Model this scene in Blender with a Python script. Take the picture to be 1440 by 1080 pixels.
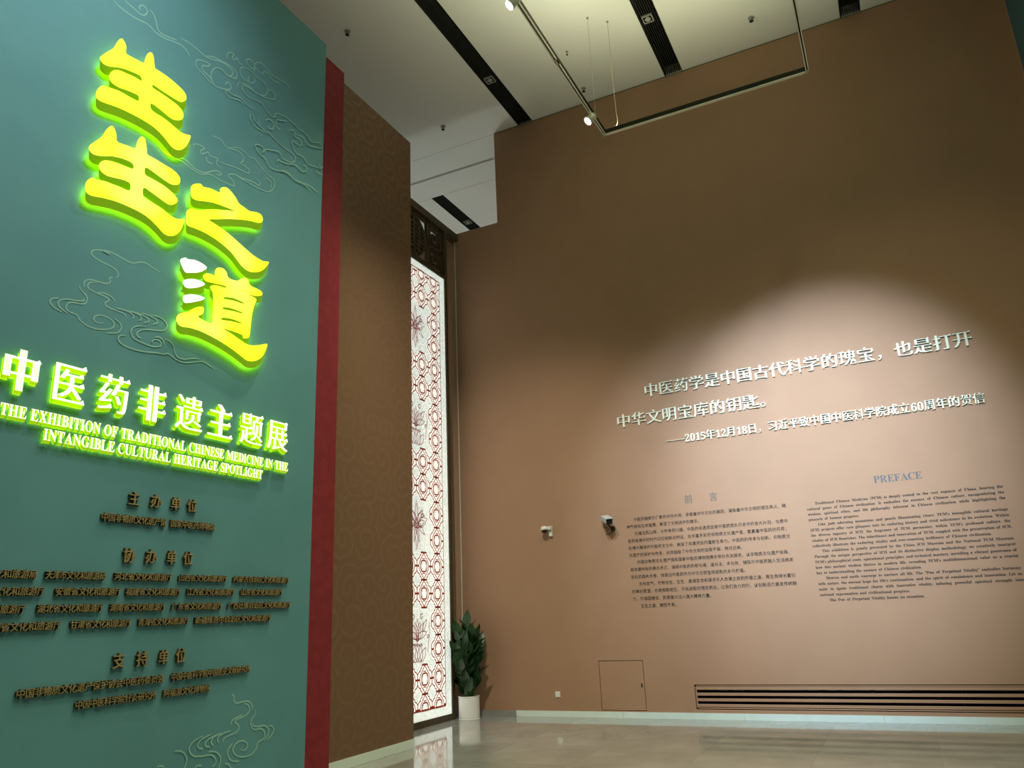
import bpy, bmesh, math, random
from mathutils import Vector, Matrix
from mathutils.geometry import tessellate_polygon
random.seed(7)
SC = bpy.context.scene
C = SC.collection
for o in list(bpy.data.objects): bpy.data.objects.remove(o, do_unlink=True)

# ------------------------------------------------------------------ camera
EYE = Vector((0, 0, 1.6))
YAW, PITCH, ROLL = -0.447, 0.2864, -0.0439
def cam_axes():
    r = Vector((math.cos(YAW), -math.sin(YAW), 0)); f = Vector((math.sin(YAW), math.cos(YAW), 0)); u = Vector((0, 0, 1))
    f, u = math.cos(PITCH)*f + math.sin(PITCH)*u, -math.sin(PITCH)*f + math.cos(PITCH)*u
    r, u = math.cos(ROLL)*r + math.sin(ROLL)*u, -math.sin(ROLL)*r + math.cos(ROLL)*u
    return r, u, f
cr, cu_, cf = cam_axes()
cam = bpy.data.cameras.new('camera'); cam.sensor_width = 36; cam.lens = 1089.2/1440*36; cam.clip_end = 200
camo = bpy.data.objects.new('camera', cam); C.objects.link(camo)
camo.matrix_world = Matrix(((cr.x, cu_.x, -cf.x, EYE.x), (cr.y, cu_.y, -cf.y, EYE.y), (cr.z, cu_.z, -cf.z, EYE.z), (0, 0, 0, 1)))
SC.camera = camo

# ------------------------------------------------------------------ world, exposure, large lights
w = bpy.data.worlds.new('world'); SC.world = w; w.use_nodes = True
w.node_tree.nodes['Background'].inputs[0].default_value = (0.5, 0.5, 0.42, 1)
w.node_tree.nodes['Background'].inputs[1].default_value = 0.3
SC.view_settings.view_transform = 'Standard'; SC.view_settings.look = 'None'
SC.view_settings.exposure = 0.0; SC.view_settings.gamma = 1.0; SC.view_settings.use_curve_mapping = False

def spot(name, loc, aim, power, angle, blend, col, size=0.05):
    l = bpy.data.lights.new(name, 'SPOT'); l.energy = power; l.spot_size = math.radians(angle); l.spot_blend = blend
    l.color = col; l.shadow_soft_size = size
    o = bpy.data.objects.new(name, l); C.objects.link(o); o.location = loc
    o.rotation_euler = (Vector(aim)-Vector(loc)).to_track_quat('-Z', 'Y').to_euler(); return o
def area(name, loc, power, size, spread, col):
    l = bpy.data.lights.new(name, 'AREA'); l.energy = power; l.shape = 'DISK'; l.size = size; l.spread = math.radians(spread); l.color = col
    o = bpy.data.objects.new(name, l); C.objects.link(o); o.location = loc; return o
def up_fill(name, loc, power, length, spread, col):      # added unseen strip above a rail that brightens the ceiling
    o = area(name, loc, power, .03, spread, col); o.data.shape = 'RECTANGLE'; o.data.size_y = length; o.rotation_euler = (math.pi, 0, 0); return o
WARM = (1.0, 0.93, 0.78); NEUT = (1.0, 0.97, 0.9); GRN = (1.0, .94, 0.60); COOL = (.82, 1.03, 1.32)
spot('wall_wash_right', (-.35, 4.97, 8.62), (-.62, 12.0, 3.55), 5050, 38, 1.0, COOL, .06)
spot('wall_wash_middle', (-2.4, 4.97, 8.62), (-2.0, 12.0, 3.0), 1900, 40, 1.0, COOL, .06)
spot('wall_wash_left', (-3.9, 5.2, 8.6), (-5.3, 12.0, 1.8), 1250, 54, 1.0, WARM, .06)
spot('teal_wash', (-2.4, 2.6, 8.5), (-5.7, 3.2, 6.7), 580, 90, 1.0, NEUT, .35)
for x, y, e, a in ((-2.2, 1.0, 320, 115), (.6, 1.0, 480, 115), (-2.4, 5.0, 700, 95), (.6, 5.0, 850, 115), (-2.2, -3, 240, 115), (.6, 7.6, 720, 115), (-2.2, 7.8, 520, 90), (-4.0, 6.8, 1100, 62)):
    spot('downlight', (x, y, 10.6), (x, y, 0), e, a, 1.0, GRN, .12)  # added fill lamps for the ambient light, no fittings modelled
up_fill('ceiling_fill', (-3.1, 7.4, 8.79), 52, 4.4, 140, (1.0, 1.0, .66))
up_fill('ceiling_fill', (-.085, 7.6, 8.79), 45, 4.4, 140, (1.0, 1.0, .66))
o = up_fill('ceiling_fill', (-1.6, 10.2, 8.79), 7, 2.6, 110, (1.0, 1.0, .60)); o.rotation_euler = (math.pi, 0, math.pi/2)
l = bpy.data.lights.new('next_gallery_lamp', 'POINT'); l.energy = 190; l.shadow_soft_size = .3; l.color = (.92, 1, .95)
o = bpy.data.objects.new('next_gallery_lamp', l); C.objects.link(o); o.location = (-9.6, 14.6, 4.5)


# ------------------------------------------------------------------ dimensions (metres; x along the back wall, y into it)
D = 12.023; H = 10.777; HP = 8.84
XT, XR, XB, XL = -5.676, -5.823, -5.95, -6.815
XE = 2.715

# ------------------------------------------------------------------ materials
def mat(name, col, rough=0.6, metal=0.0, emit=None, estr=0.0, spec=0.5):
    m = bpy.data.materials.new(name); m.use_nodes = True; b = m.node_tree.nodes['Principled BSDF']
    b.inputs['Base Color'].default_value = (*col, 1); b.inputs['Roughness'].default_value = rough; b.inputs['Metallic'].default_value = metal
    b.inputs['Specular IOR Level'].default_value = spec
    if emit: b.inputs['Emission Color'].default_value = (*emit, 1); b.inputs['Emission Strength'].default_value = estr
    return m
def noisy(m, scale, c1, c2, detail=4, lo=.35, hi=.65, bump=0, sock='Base Color', stretch=None):
    n = m.node_tree; b = n.nodes['Principled BSDF']
    tc = n.nodes.new('ShaderNodeTexCoord'); t = n.nodes.new('ShaderNodeTexNoise'); t.inputs['Scale'].default_value = scale; t.inputs['Detail'].default_value = detail
    src = tc.outputs['Object']
    if stretch:
        mp = n.nodes.new('ShaderNodeMapping'); mp.inputs['Scale'].default_value = stretch; n.links.new(src, mp.inputs[0]); src = mp.outputs[0]
    n.links.new(src, t.inputs['Vector'])
    r = n.nodes.new('ShaderNodeValToRGB'); r.color_ramp.elements[0].position = lo; r.color_ramp.elements[1].position = hi
    r.color_ramp.elements[0].color = (*c1, 1); r.color_ramp.elements[1].color = (*c2, 1)
    n.links.new(t.outputs['Fac'], r.inputs[0]); n.links.new(r.outputs[0], b.inputs[sock])
    if bump:
        bp = n.nodes.new('ShaderNodeBump'); bp.inputs['Strength'].default_value = bump; bp.inputs['Distance'].default_value = .01
        n.links.new(t.outputs['Fac'], bp.inputs['Height']); n.links.new(bp.outputs[0], b.inputs['Normal'])
    return m
M = {}
M['wall'] = noisy(mat('brown_paint', (.40, .24, .148), .7, spec=.25), 2.2, (.392, .235, .145), (.408, .246, .152))
M['ceiling'] = noisy(mat('ceiling_paint', (.80, .80, .76), .9, spec=.1), .6, (.79, .79, .75), (.81, .81, .77))
M['teal'] = noisy(mat('teal_cloth', (.107, .295, .335), .7, spec=.25), 1.5, (.101, .284, .322), (.113, .306, .348))
M['teal_shade'] = mat('shaded_teal_cloth', (.05, .12, .14), .7, spec=.2)  # the title panel's teal with shade put into its colour
M['red'] = noisy(mat('red_cloth', (.24, .028, .036), .75, spec=.2), 9, (.225, .026, .034), (.255, .03, .04), lo=.45, hi=.55)
M['black'] = mat('black_void', (.006, .006, .005), .9, spec=0)
M['louvre'] = mat('black_louvre', (.025, .025, .022), .7, spec=.2)
M['cream'] = mat('cream_metal', (.88, .87, .72), .45)
M['rail_dark'] = mat('dark_metal_rail_shade', (.03, .032, .022), .85, spec=.1)  # dark fittings, and rail sides whose shade is put into this colour
M['white'] = mat('white_plastic', (.78, .8, .78), .4)
M['hood'] = mat('pale_grey_paint', (.5, .52, .52), .45)
M['grey'] = mat('grey_metal', (.3, .3, .28), .5)
M['pot'] = mat('white_ceramic', (.88, .90, .89), .25)
M['soil'] = noisy(mat('soil', (.12, .05, .03), .9), 60, (.09, .035, .02), (.16, .07, .045))
M['leaf'] = noisy(mat('glossy_leaf', (.02, .07, .02), .38), 12, (.010, .038, .012), (.028, .085, .026))
M['stem'] = mat('green_stem', (.05, .11, .04), .5)
M['wood'] = noisy(mat('dark_wood', (.07, .05, .02), .5), 6, (.06, .042, .017), (.095, .068, .03), stretch=(3, 3, .4))
M['lens'] = mat('lamp_lens', (1, 1, 1), .3, emit=(1, .98, .9), estr=9)
M['glassblack'] = mat('black_glass', (.01, .01, .012), .12)
M['cable'] = mat('pale_cable', (.6, .52, .36), .6)
M['cord'] = mat('white_cord', (.72, .7, .62), .6)
M['quote'] = mat('white_acrylic', (.80, .85, .66), .5)
M['ink'] = mat('dark_print', (.05, .045, .04), .7, spec=.1)
M['inkhead'] = mat('grey_blue_print', (.13, .14, .155), .7, spec=.1)
M['gold'] = noisy(mat('dull_gold_face', (.34, .27, .12), .45, .1), 25, (.29, .23, .095), (.40, .33, .16))
M['gold_side'] = mat('bronze_side', (.085, .06, .018), .5, .1)
M['cloudline'] = mat('pale_teal_print', (.28, .53, .48), .7, spec=.1)
M['base'] = noisy(mat('grey_stone_base', (.74, .88, .84), .35), 7, (.72, .86, .82), (.76, .90, .86))
M['base_dark'] = noisy(mat('darker_stone_base', (.28, .29, .27), .4), 7, (.26, .27, .25), (.31, .32, .30))
M['redline'] = mat('red_film', (.35, .05, .03), .6, emit=(.42, .055, .025), estr=.2)
M['halo'] = mat('bloom_glow', (.3, .6, .0), .6, emit=(.6, .85, .0), estr=8.0)  # added glow standing in for bloom around the big characters
M['ret'] = mat('green_acrylic_return', (.2, .4, .0), .35, emit=(.17, .34, .0), estr=.75)
M['face_small'] = mat('white_led_face', (.8, .8, .6), .4, emit=(1.0, 1.0, .72), estr=1.25)
M['ret_small'] = mat('lime_return', (.4, .6, .0), .35, emit=(.36, .58, .0), estr=.8)
M['halo_small'] = mat('lime_bloom_glow', (.4, .6, .0), .6, emit=(.5, .85, .0), estr=4.0)  # same added bloom glow for the small characters and capitals
M['face_white'] = mat('hot_white_led_face', (.8, .8, .6), .4, emit=(1.0, 1.0, .9), estr=1.3)
def yellow_face():
    m = mat('yellow_led_face', (.8, .8, .05), .35)
    noisy(m, 1.1, (.98, 1.0, .012), (1.0, 1.0, .30), 1, .5, .75, sock='Emission Color')
    m.node_tree.nodes['Principled BSDF'].inputs['Emission Strength'].default_value = 1.02; return m
M['face'] = yellow_face()
M['face_line'] = mat('lime_face_edge', (.5, .6, 0), .4, emit=(.50, .75, 0), estr=.8)
def scroll_paper():
    m = mat('scroll_wallpaper', (.24, .15, .075), .65, spec=.3); n = m.node_tree; b = n.nodes['Principled BSDF']
    tc = n.nodes.new('ShaderNodeTexCoord'); sx = n.nodes.new('ShaderNodeSeparateXYZ'); n.links.new(tc.outputs['Object'], sx.inputs[0])
    cx = n.nodes.new('ShaderNodeCombineXYZ'); n.links.new(sx.outputs[1], cx.inputs[0]); n.links.new(sx.outputs[2], cx.inputs[1])
    nz = n.nodes.new('ShaderNodeTexNoise'); nz.inputs['Scale'].default_value = 3; n.links.new(cx.outputs[0], nz.inputs['Vector'])
    ad = n.nodes.new('ShaderNodeVectorMath'); ad.operation = 'MULTIPLY_ADD'; n.links.new(nz.outputs['Color'], ad.inputs[0]); ad.inputs[1].default_value = (.12, .12, 0); n.links.new(cx.outputs[0], ad.inputs[2])
    vo = n.nodes.new('ShaderNodeTexVoronoi'); vo.voronoi_dimensions = '2D'; vo.inputs['Scale'].default_value = 2.5; vo.inputs['Randomness'].default_value = .6; n.links.new(ad.outputs[0], vo.inputs['Vector'])
    su = n.nodes.new('ShaderNodeVectorMath'); su.operation = 'SUBTRACT'; n.links.new(ad.outputs[0], su.inputs[0]); n.links.new(vo.outputs['Position'], su.inputs[1])
    ln = n.nodes.new('ShaderNodeVectorMath'); ln.operation = 'LENGTH'; n.links.new(su.outputs[0], ln.inputs[0])
    s2 = n.nodes.new('ShaderNodeSeparateXYZ'); n.links.new(su.outputs[0], s2.inputs[0])
    def math_(op, a, bb=None):
        k = n.nodes.new('ShaderNodeMath'); k.operation = op
        for i, v in enumerate((a, bb)):
            if v is None: continue
            if isinstance(v, (int, float)): k.inputs[i].default_value = v
            else: n.links.new(v, k.inputs[i])
        return k.outputs[0]
    an = math_('ARCTAN2', s2.outputs[1], s2.outputs[0])
    sp = math_('SINE', math_('ADD', math_('MULTIPLY', ln.outputs['Value'], 46.0), an))
    r = n.nodes.new('ShaderNodeValToRGB'); r.color_ramp.elements[0].position = .80; r.color_ramp.elements[1].position = .95
    r.color_ramp.elements[0].color = (.19, .11, .06, 1); r.color_ramp.elements[1].color = (.208, .122, .069, 1)
    n.links.new(sp, r.inputs[0]); n.links.new(r.outputs[0], b.inputs['Base Color'])
    rr = n.nodes.new('ShaderNodeMapRange'); rr.inputs[3].default_value = .7; rr.inputs[4].default_value = .45; n.links.new(sp, rr.inputs[0]); n.links.new(rr.outputs[0], b.inputs['Roughness'])
    return m
M['paper'] = scroll_paper()
def stone():
    m = mat('polished_stone', (.33, .31, .25), .07); n = m.node_tree; b = n.nodes['Principled BSDF']
    tc = n.nodes.new('ShaderNodeTexCoord')
    t1 = n.nodes.new('ShaderNodeTexNoise'); t1.inputs['Scale'].default_value = 90; t1.inputs['Detail'].default_value = 3
    t2 = n.nodes.new('ShaderNodeTexNoise'); t2.inputs['Scale'].default_value = 1.3; t2.inputs['Detail'].default_value = 6; t2.inputs['Distortion'].default_value = .8
    oi = n.nodes.new('ShaderNodeObjectInfo')
    for t in (t1, t2): n.links.new(tc.outputs['Object'], t.inputs['Vector'])
    mx = n.nodes.new('ShaderNodeMath'); mx.operation = 'MULTIPLY_ADD'; mx.inputs[1].default_value = .4; n.links.new(t1.outputs['Fac'], mx.inputs[0]); n.links.new(t2.outputs['Fac'], mx.inputs[2])
    m2 = n.nodes.new('ShaderNodeMath'); m2.operation = 'MULTIPLY_ADD'; m2.inputs[1].default_value = .08; n.links.new(oi.outputs['Random'], m2.inputs[0]); n.links.new(mx.outputs[0], m2.inputs[2])
    r = n.nodes.new('ShaderNodeValToRGB'); r.color_ramp.elements[0].position = .45; r.color_ramp.elements[1].position = 1.0
    r.color_ramp.elements[0].color = (.225, .235, .235, 1); r.color_ramp.elements[1].color = (.37, .385, .385, 1)
    n.links.new(m2.outputs[0], r.inputs[0]); n.links.new(r.outputs[0], b.inputs['Base Color']); return m
M['stone'] = stone()
def glow_panel():
    m = mat('backlit_paper', (.8, .82, .8), .6); noisy(m, 26, (.62, .72, .66), (.95, 1.0, .93), 3, .36, .62, sock='Emission Color')
    m.node_tree.nodes['Principled BSDF'].inputs['Emission Strength'].default_value = .72; return m
M['panel'] = glow_panel()
def cell_panel():
    m = mat('backlit_cell_paper', (.85, .85, .8), .6, emit=(1.0, .95, .85), estr=.86); return m
M['panel_warm'] = cell_panel()

# ------------------------------------------------------------------ helpers
def mesh_obj(name, verts, faces, mats, parent=None, midx=None, smooth=False, loc=None):
    me = bpy.data.meshes.new(name); me.from_pydata([tuple(v) for v in verts], [], faces)
    for m in (mats if isinstance(mats, (list, tuple)) else [mats]): me.materials.append(M[m] if isinstance(m, str) else m)
    if midx: me.polygons.foreach_set('material_index', midx)
    if smooth: me.polygons.foreach_set('use_smooth', [True]*len(me.polygons))
    me.update()
    o = bpy.data.objects.new(name, me); C.objects.link(o)
    if parent: o.parent = parent
    if loc: o.location = loc
    return o
class MB:
    def __init__(s): s.v = []; s.f = []; s.m = []; s.cur = 0
    def add(s, vs, fs):
        b = len(s.v); s.v += [tuple(v) for v in vs]; s.f += [tuple(i+b for i in f) for f in fs]; s.m += [s.cur]*len(fs); return s
    def box(s, x0, x1, y0, y1, z0, z1):
        return s.add([(x0,y0,z0),(x1,y0,z0),(x1,y1,z0),(x0,y1,z0),(x0,y0,z1),(x1,y0,z1),(x1,y1,z1),(x0,y1,z1)],
                     [(0,3,2,1),(4,5,6,7),(0,1,5,4),(1,2,6,5),(2,3,7,6),(3,0,4,7)])
    def tube(s, pts, r, n=8, cap=True):
        pts = [Vector(p) for p in pts]; rs = r if isinstance(r, (list, tuple)) else [r]*len(pts)
        vs = []; fs = []; up = None
        for i, p in enumerate(pts):
            d = (pts[min(i+1, len(pts)-1)]-pts[max(i-1, 0)]).normalized()
            if up is None: up = Vector((0, 0, 1)) if abs(d.z) < .9 else Vector((1, 0, 0))
            a = d.cross(up).normalized(); up = a.cross(d).normalized()
            for k in range(n):
                t = 2*math.pi*k/n; vs.append(p+rs[i]*(math.cos(t)*a+math.sin(t)*up))
        for i in range(len(pts)-1):
            for k in range(n):
                k2 = (k+1) % n; fs.append((i*n+k, i*n+k2, (i+1)*n+k2, (i+1)*n+k))
        if cap: fs += [tuple(range(n-1, -1, -1)), tuple(range((len(pts)-1)*n, len(pts)*n))]
        return s.add(vs, fs)
    def lathe(s, prof, c=(0, 0, 0), n=32, axis=None):
        vs = []; fs = []; q = Vector((0, 0, 1)).rotation_difference(Vector(axis)) if axis else None
        for r, z in prof:
            for k in range(n):
                t = 2*math.pi*k/n; p = Vector((r*math.cos(t), r*math.sin(t), z))
                if q: p = q @ p
                vs.append(p+Vector(c))
        for i in range(len(prof)-1):
            for k in range(n):
                k2 = (k+1) % n; fs.append((i*n+k, i*n+k2, (i+1)*n+k2, (i+1)*n+k))
        fs += [tuple(range(n-1, -1, -1)), tuple(range((len(prof)-1)*n, len(prof)*n))]
        return s.add(vs, fs)
    def build(s, name, mats, parent=None, smooth=False, loc=None, bevel=0):
        o = mesh_obj(name, s.v, s.f, mats, parent, s.m, smooth, loc)
        if bevel:
            b = o.modifiers.new('bevel', 'BEVEL'); b.width = bevel; b.segments = 2; b.limit_method = 'ANGLE'
        return o
def tag(o, label=None, cat=None, group=None, kind=None):
    if label: o['label'] = label
    if cat: o['category'] = cat
    if group: o['group'] = group
    if kind: o['kind'] = kind
    return o
def thing(name, loc, label, cat, group=None):
    o = bpy.data.objects.new(name, None); o.empty_display_size = .1; o.location = loc; C.objects.link(o); return tag(o, label, cat, group)
def child(o, parent):            # parent while keeping world-space vertices
    o.parent = parent; o.matrix_parent_inverse = Matrix.Translation(parent.location).inverted(); return o
def boxes(rects, holes):         # split rects minus rectangular holes into rects
    out = list(rects)
    for hx0, hx1, hz0, hz1 in holes:
        nx = []
        for x0, x1, z0, z1 in out:
            if hx1 <= x0 or hx0 >= x1 or hz1 <= z0 or hz0 >= z1: nx.append((x0, x1, z0, z1)); continue
            if x0 < hx0: nx.append((x0, hx0, z0, z1))
            if hx1 < x1: nx.append((hx1, x1, z0, z1))
            a, b = max(x0, hx0), min(x1, hx1)
            if z0 < hz0: nx.append((a, b, z0, hz0))
            if hz1 < z1: nx.append((a, b, hz1, z1))
        out = nx
    return out
def smooth_line(pts, n=4, closed=False):
    P = [Vector((p[0], p[1], 0)) for p in pts]; out = []; L = len(P)
    for i in range(L if closed else L-1):
        if closed: p0, p1, p2, p3 = P[i-1], P[i], P[(i+1) % L], P[(i+2) % L]
        else: p0, p1, p2, p3 = P[max(i-1, 0)], P[i], P[i+1], P[min(i+2, L-1)]
        for k in range(n):
            t = k/n; out.append(.5*((2*p1)+(p2-p0)*t+(2*p0-5*p1+4*p2-p3)*t*t+(3*p1-p0-3*p2+p3)*t**3))
    if not closed: out.append(P[-1])
    return [(p.x, p.y) for p in out]
def ribbon(mb, pts, wd, fix, depth=.0, taper=True):   # flat strip in the (y, z) plane at x = fix (towards +x by depth)
    n = len(pts); vs = []
    for i, p in enumerate(pts):
        a = pts[max(i-1, 0)]; b = pts[min(i+1, n-1)]; dx, dy = b[0]-a[0], b[1]-a[1]; l = math.hypot(dx, dy) or 1
        t = i/(n-1); h = wd/2*(min(1, .45+min(t, 1-t)*6) if taper else 1)
        nx, ny = -dy/l*h, dx/l*h
        vs += [(fix, p[0]+nx, p[1]+ny), (fix, p[0]-nx, p[1]-ny)]
    mb.add(vs, [(2*i, 2*i+1, 2*i+3, 2*i+2) for i in range(n-1)])

BIG={"S1":[[[3.764,6.732],[3.793,6.727],[3.822,6.69],[3.826,6.622],[3.861,6.616],[3.935,6.629],[4.013,6.643],[4.024,6.699],[4.043,6.766],[4.074,6.806],[4.101,6.795],[4.122,6.723],[4.136,6.672],[4.205,6.674],[4.301,6.673],[4.4,6.658],[4.474,6.639],[4.509,6.601],[4.503,6.556],[4.465,6.511],[4.423,6.495],[4.361,6.491],[4.252,6.486],[4.134,6.486],[4.135,6.454],[4.214,6.455],[4.323,6.453],[4.422,6.443],[4.481,6.413],[4.497,6.369],[4.476,6.316],[4.424,6.278],[4.377,6.262],[4.301,6.267],[4.219,6.281],[4.133,6.282],[4.135,6.231],[4.173,6.213],[4.279,6.215],[4.39,6.198],[4.475,6.183],[4.545,6.192],[4.598,6.21],[4.586,6.142],[4.551,6.056],[4.494,5.99],[4.44,5.967],[4.392,5.971],[4.335,6.002],[4.257,6.04],[4.163,6.06],[4.06,6.061],[3.937,6.052],[3.806,6.032],[3.693,6.002],[3.631,5.992],[3.601,6.009],[3.6,6.062],[3.622,6.119],[3.657,6.16],[3.696,6.168],[3.753,6.187],[3.822,6.203],[3.907,6.208],[3.999,6.221],[4.0,6.269],[3.974,6.277],[3.889,6.259],[3.807,6.236],[3.747,6.233],[3.711,6.246],[3.695,6.278],[3.707,6.329],[3.742,6.379],[3.787,6.404],[3.858,6.422],[3.943,6.439],[4.009,6.445],[4.002,6.482],[3.963,6.487],[3.89,6.469],[3.807,6.443],[3.728,6.4],[3.667,6.37],[3.62,6.368],[3.592,6.392],[3.607,6.435],[3.656,6.512],[3.706,6.586],[3.728,6.66]]],"S2":[[[3.774,5.823],[3.804,5.809],[3.829,5.759],[3.839,5.707],[3.879,5.707],[3.947,5.723],[4.022,5.74],[4.033,5.808],[4.056,5.87],[4.086,5.897],[4.113,5.879],[4.137,5.802],[4.149,5.749],[4.224,5.748],[4.34,5.745],[4.445,5.74],[4.508,5.712],[4.525,5.672],[4.51,5.626],[4.453,5.591],[4.395,5.585],[4.291,5.597],[4.214,5.61],[4.143,5.608],[4.149,5.54],[4.221,5.536],[4.349,5.531],[4.455,5.506],[4.511,5.473],[4.514,5.444],[4.485,5.403],[4.436,5.372],[4.378,5.371],[4.3,5.386],[4.211,5.401],[4.146,5.403],[4.152,5.324],[4.221,5.306],[4.347,5.297],[4.452,5.27],[4.531,5.271],[4.612,5.303],[4.601,5.237],[4.569,5.156],[4.522,5.097],[4.46,5.062],[4.397,5.061],[4.33,5.095],[4.239,5.134],[4.141,5.151],[4.023,5.151],[3.898,5.141],[3.78,5.116],[3.676,5.086],[3.628,5.089],[3.609,5.117],[3.61,5.177],[3.633,5.221],[3.666,5.253],[3.704,5.251],[3.761,5.272],[3.837,5.283],[3.926,5.295],[4.011,5.305],[4.01,5.373],[3.951,5.377],[3.863,5.353],[3.787,5.335],[3.731,5.345],[3.703,5.374],[3.707,5.41],[3.729,5.447],[3.77,5.476],[3.835,5.497],[3.924,5.512],[4.018,5.528],[4.017,5.574],[3.963,5.58],[3.884,5.564],[3.797,5.533],[3.714,5.487],[3.646,5.465],[3.607,5.477],[3.595,5.504],[3.61,5.54],[3.656,5.606],[3.702,5.678],[3.731,5.759]]],"Z":[[[4.732,5.75],[4.771,5.76],[4.801,5.747],[4.869,5.771],[4.939,5.781],[5.005,5.788],[5.005,5.825],[5.029,5.859],[5.07,5.883],[5.12,5.884],[5.178,5.86],[5.232,5.822],[5.266,5.791],[5.338,5.783],[5.417,5.776],[5.495,5.804],[5.562,5.814],[5.597,5.798],[5.609,5.759],[5.589,5.722],[5.536,5.694],[5.451,5.674],[5.323,5.631],[5.152,5.559],[5.0,5.486],[4.899,5.433],[4.994,5.421],[5.115,5.405],[5.241,5.373],[5.371,5.335],[5.477,5.306],[5.571,5.292],[5.652,5.293],[5.73,5.317],[5.708,5.267],[5.658,5.199],[5.594,5.147],[5.517,5.112],[5.44,5.097],[5.362,5.113],[5.283,5.158],[5.205,5.208],[5.104,5.241],[4.983,5.265],[4.855,5.273],[4.743,5.267],[4.667,5.257],[4.636,5.272],[4.628,5.341],[4.629,5.4],[4.681,5.452],[4.736,5.466],[4.801,5.495],[4.911,5.556],[5.014,5.6],[5.144,5.653],[5.224,5.68],[5.143,5.673],[5.034,5.657],[4.928,5.636],[4.826,5.601],[4.738,5.568],[4.682,5.565],[4.66,5.594],[4.651,5.66],[4.674,5.707]]],"D1":[[[4.605,4.883],[4.656,4.924],[4.689,4.921],[4.759,4.943],[4.833,4.947],[4.896,4.937],[4.914,4.921],[4.886,4.886],[4.823,4.838],[4.733,4.799],[4.676,4.78],[4.641,4.806],[4.614,4.847]]],"D2":[[[4.651,4.674],[4.676,4.706],[4.751,4.744],[4.823,4.759],[4.884,4.757],[4.906,4.746],[4.874,4.715],[4.798,4.669],[4.716,4.636],[4.672,4.642]]],"D3":[[[4.668,4.523],[4.685,4.551],[4.753,4.587],[4.83,4.607],[4.891,4.611],[4.918,4.607],[4.887,4.575],[4.811,4.532],[4.711,4.484],[4.678,4.487]]],"DM":[[[5.06,4.982],[5.117,4.996],[5.163,4.971],[5.196,4.923],[5.307,4.935],[5.35,4.973],[5.401,5.006],[5.448,5.001],[5.486,4.953],[5.579,4.95],[5.644,4.942],[5.662,4.917],[5.631,4.889],[5.561,4.861],[5.475,4.849],[5.398,4.84],[5.34,4.841],[5.46,4.844],[5.574,4.835],[5.571,4.79],[5.547,4.719],[5.53,4.627],[5.523,4.514],[5.514,4.415],[5.494,4.378],[5.435,4.356],[5.417,4.385],[5.342,4.387],[5.24,4.382],[5.168,4.375],[5.271,4.357],[5.376,4.33],[5.468,4.31],[5.545,4.313],[5.652,4.347],[5.765,4.393],[5.75,4.326],[5.708,4.241],[5.633,4.177],[5.55,4.143],[5.481,4.141],[5.404,4.167],[5.283,4.203],[5.137,4.235],[4.983,4.256],[4.862,4.263],[4.758,4.255],[4.683,4.24],[4.637,4.253],[4.615,4.289],[4.624,4.33],[4.658,4.364],[4.731,4.403],[4.791,4.454],[4.847,4.492],[4.906,4.51],[4.92,4.481],[4.9,4.434],[4.856,4.399],[4.918,4.383],[5.02,4.385],[5.023,4.458],[5.022,4.573],[5.012,4.687],[4.971,4.737],[5.0,4.771],[5.048,4.789],[5.119,4.798],[5.183,4.812],[5.146,4.82],[5.061,4.806],[4.978,4.792],[4.909,4.784],[4.876,4.818],[4.903,4.855],[4.949,4.876],[5.012,4.879],[5.015,4.925],[5.033,4.962]],[[5.153,4.7],[5.27,4.733],[5.414,4.732],[5.392,4.718],[5.272,4.707],[5.157,4.685]],[[5.15,4.592],[5.25,4.617],[5.407,4.622],[5.378,4.608],[5.281,4.597],[5.155,4.575]],[[5.145,4.48],[5.259,4.508],[5.4,4.511],[5.371,4.497],[5.261,4.483],[5.147,4.459]]]}
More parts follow.
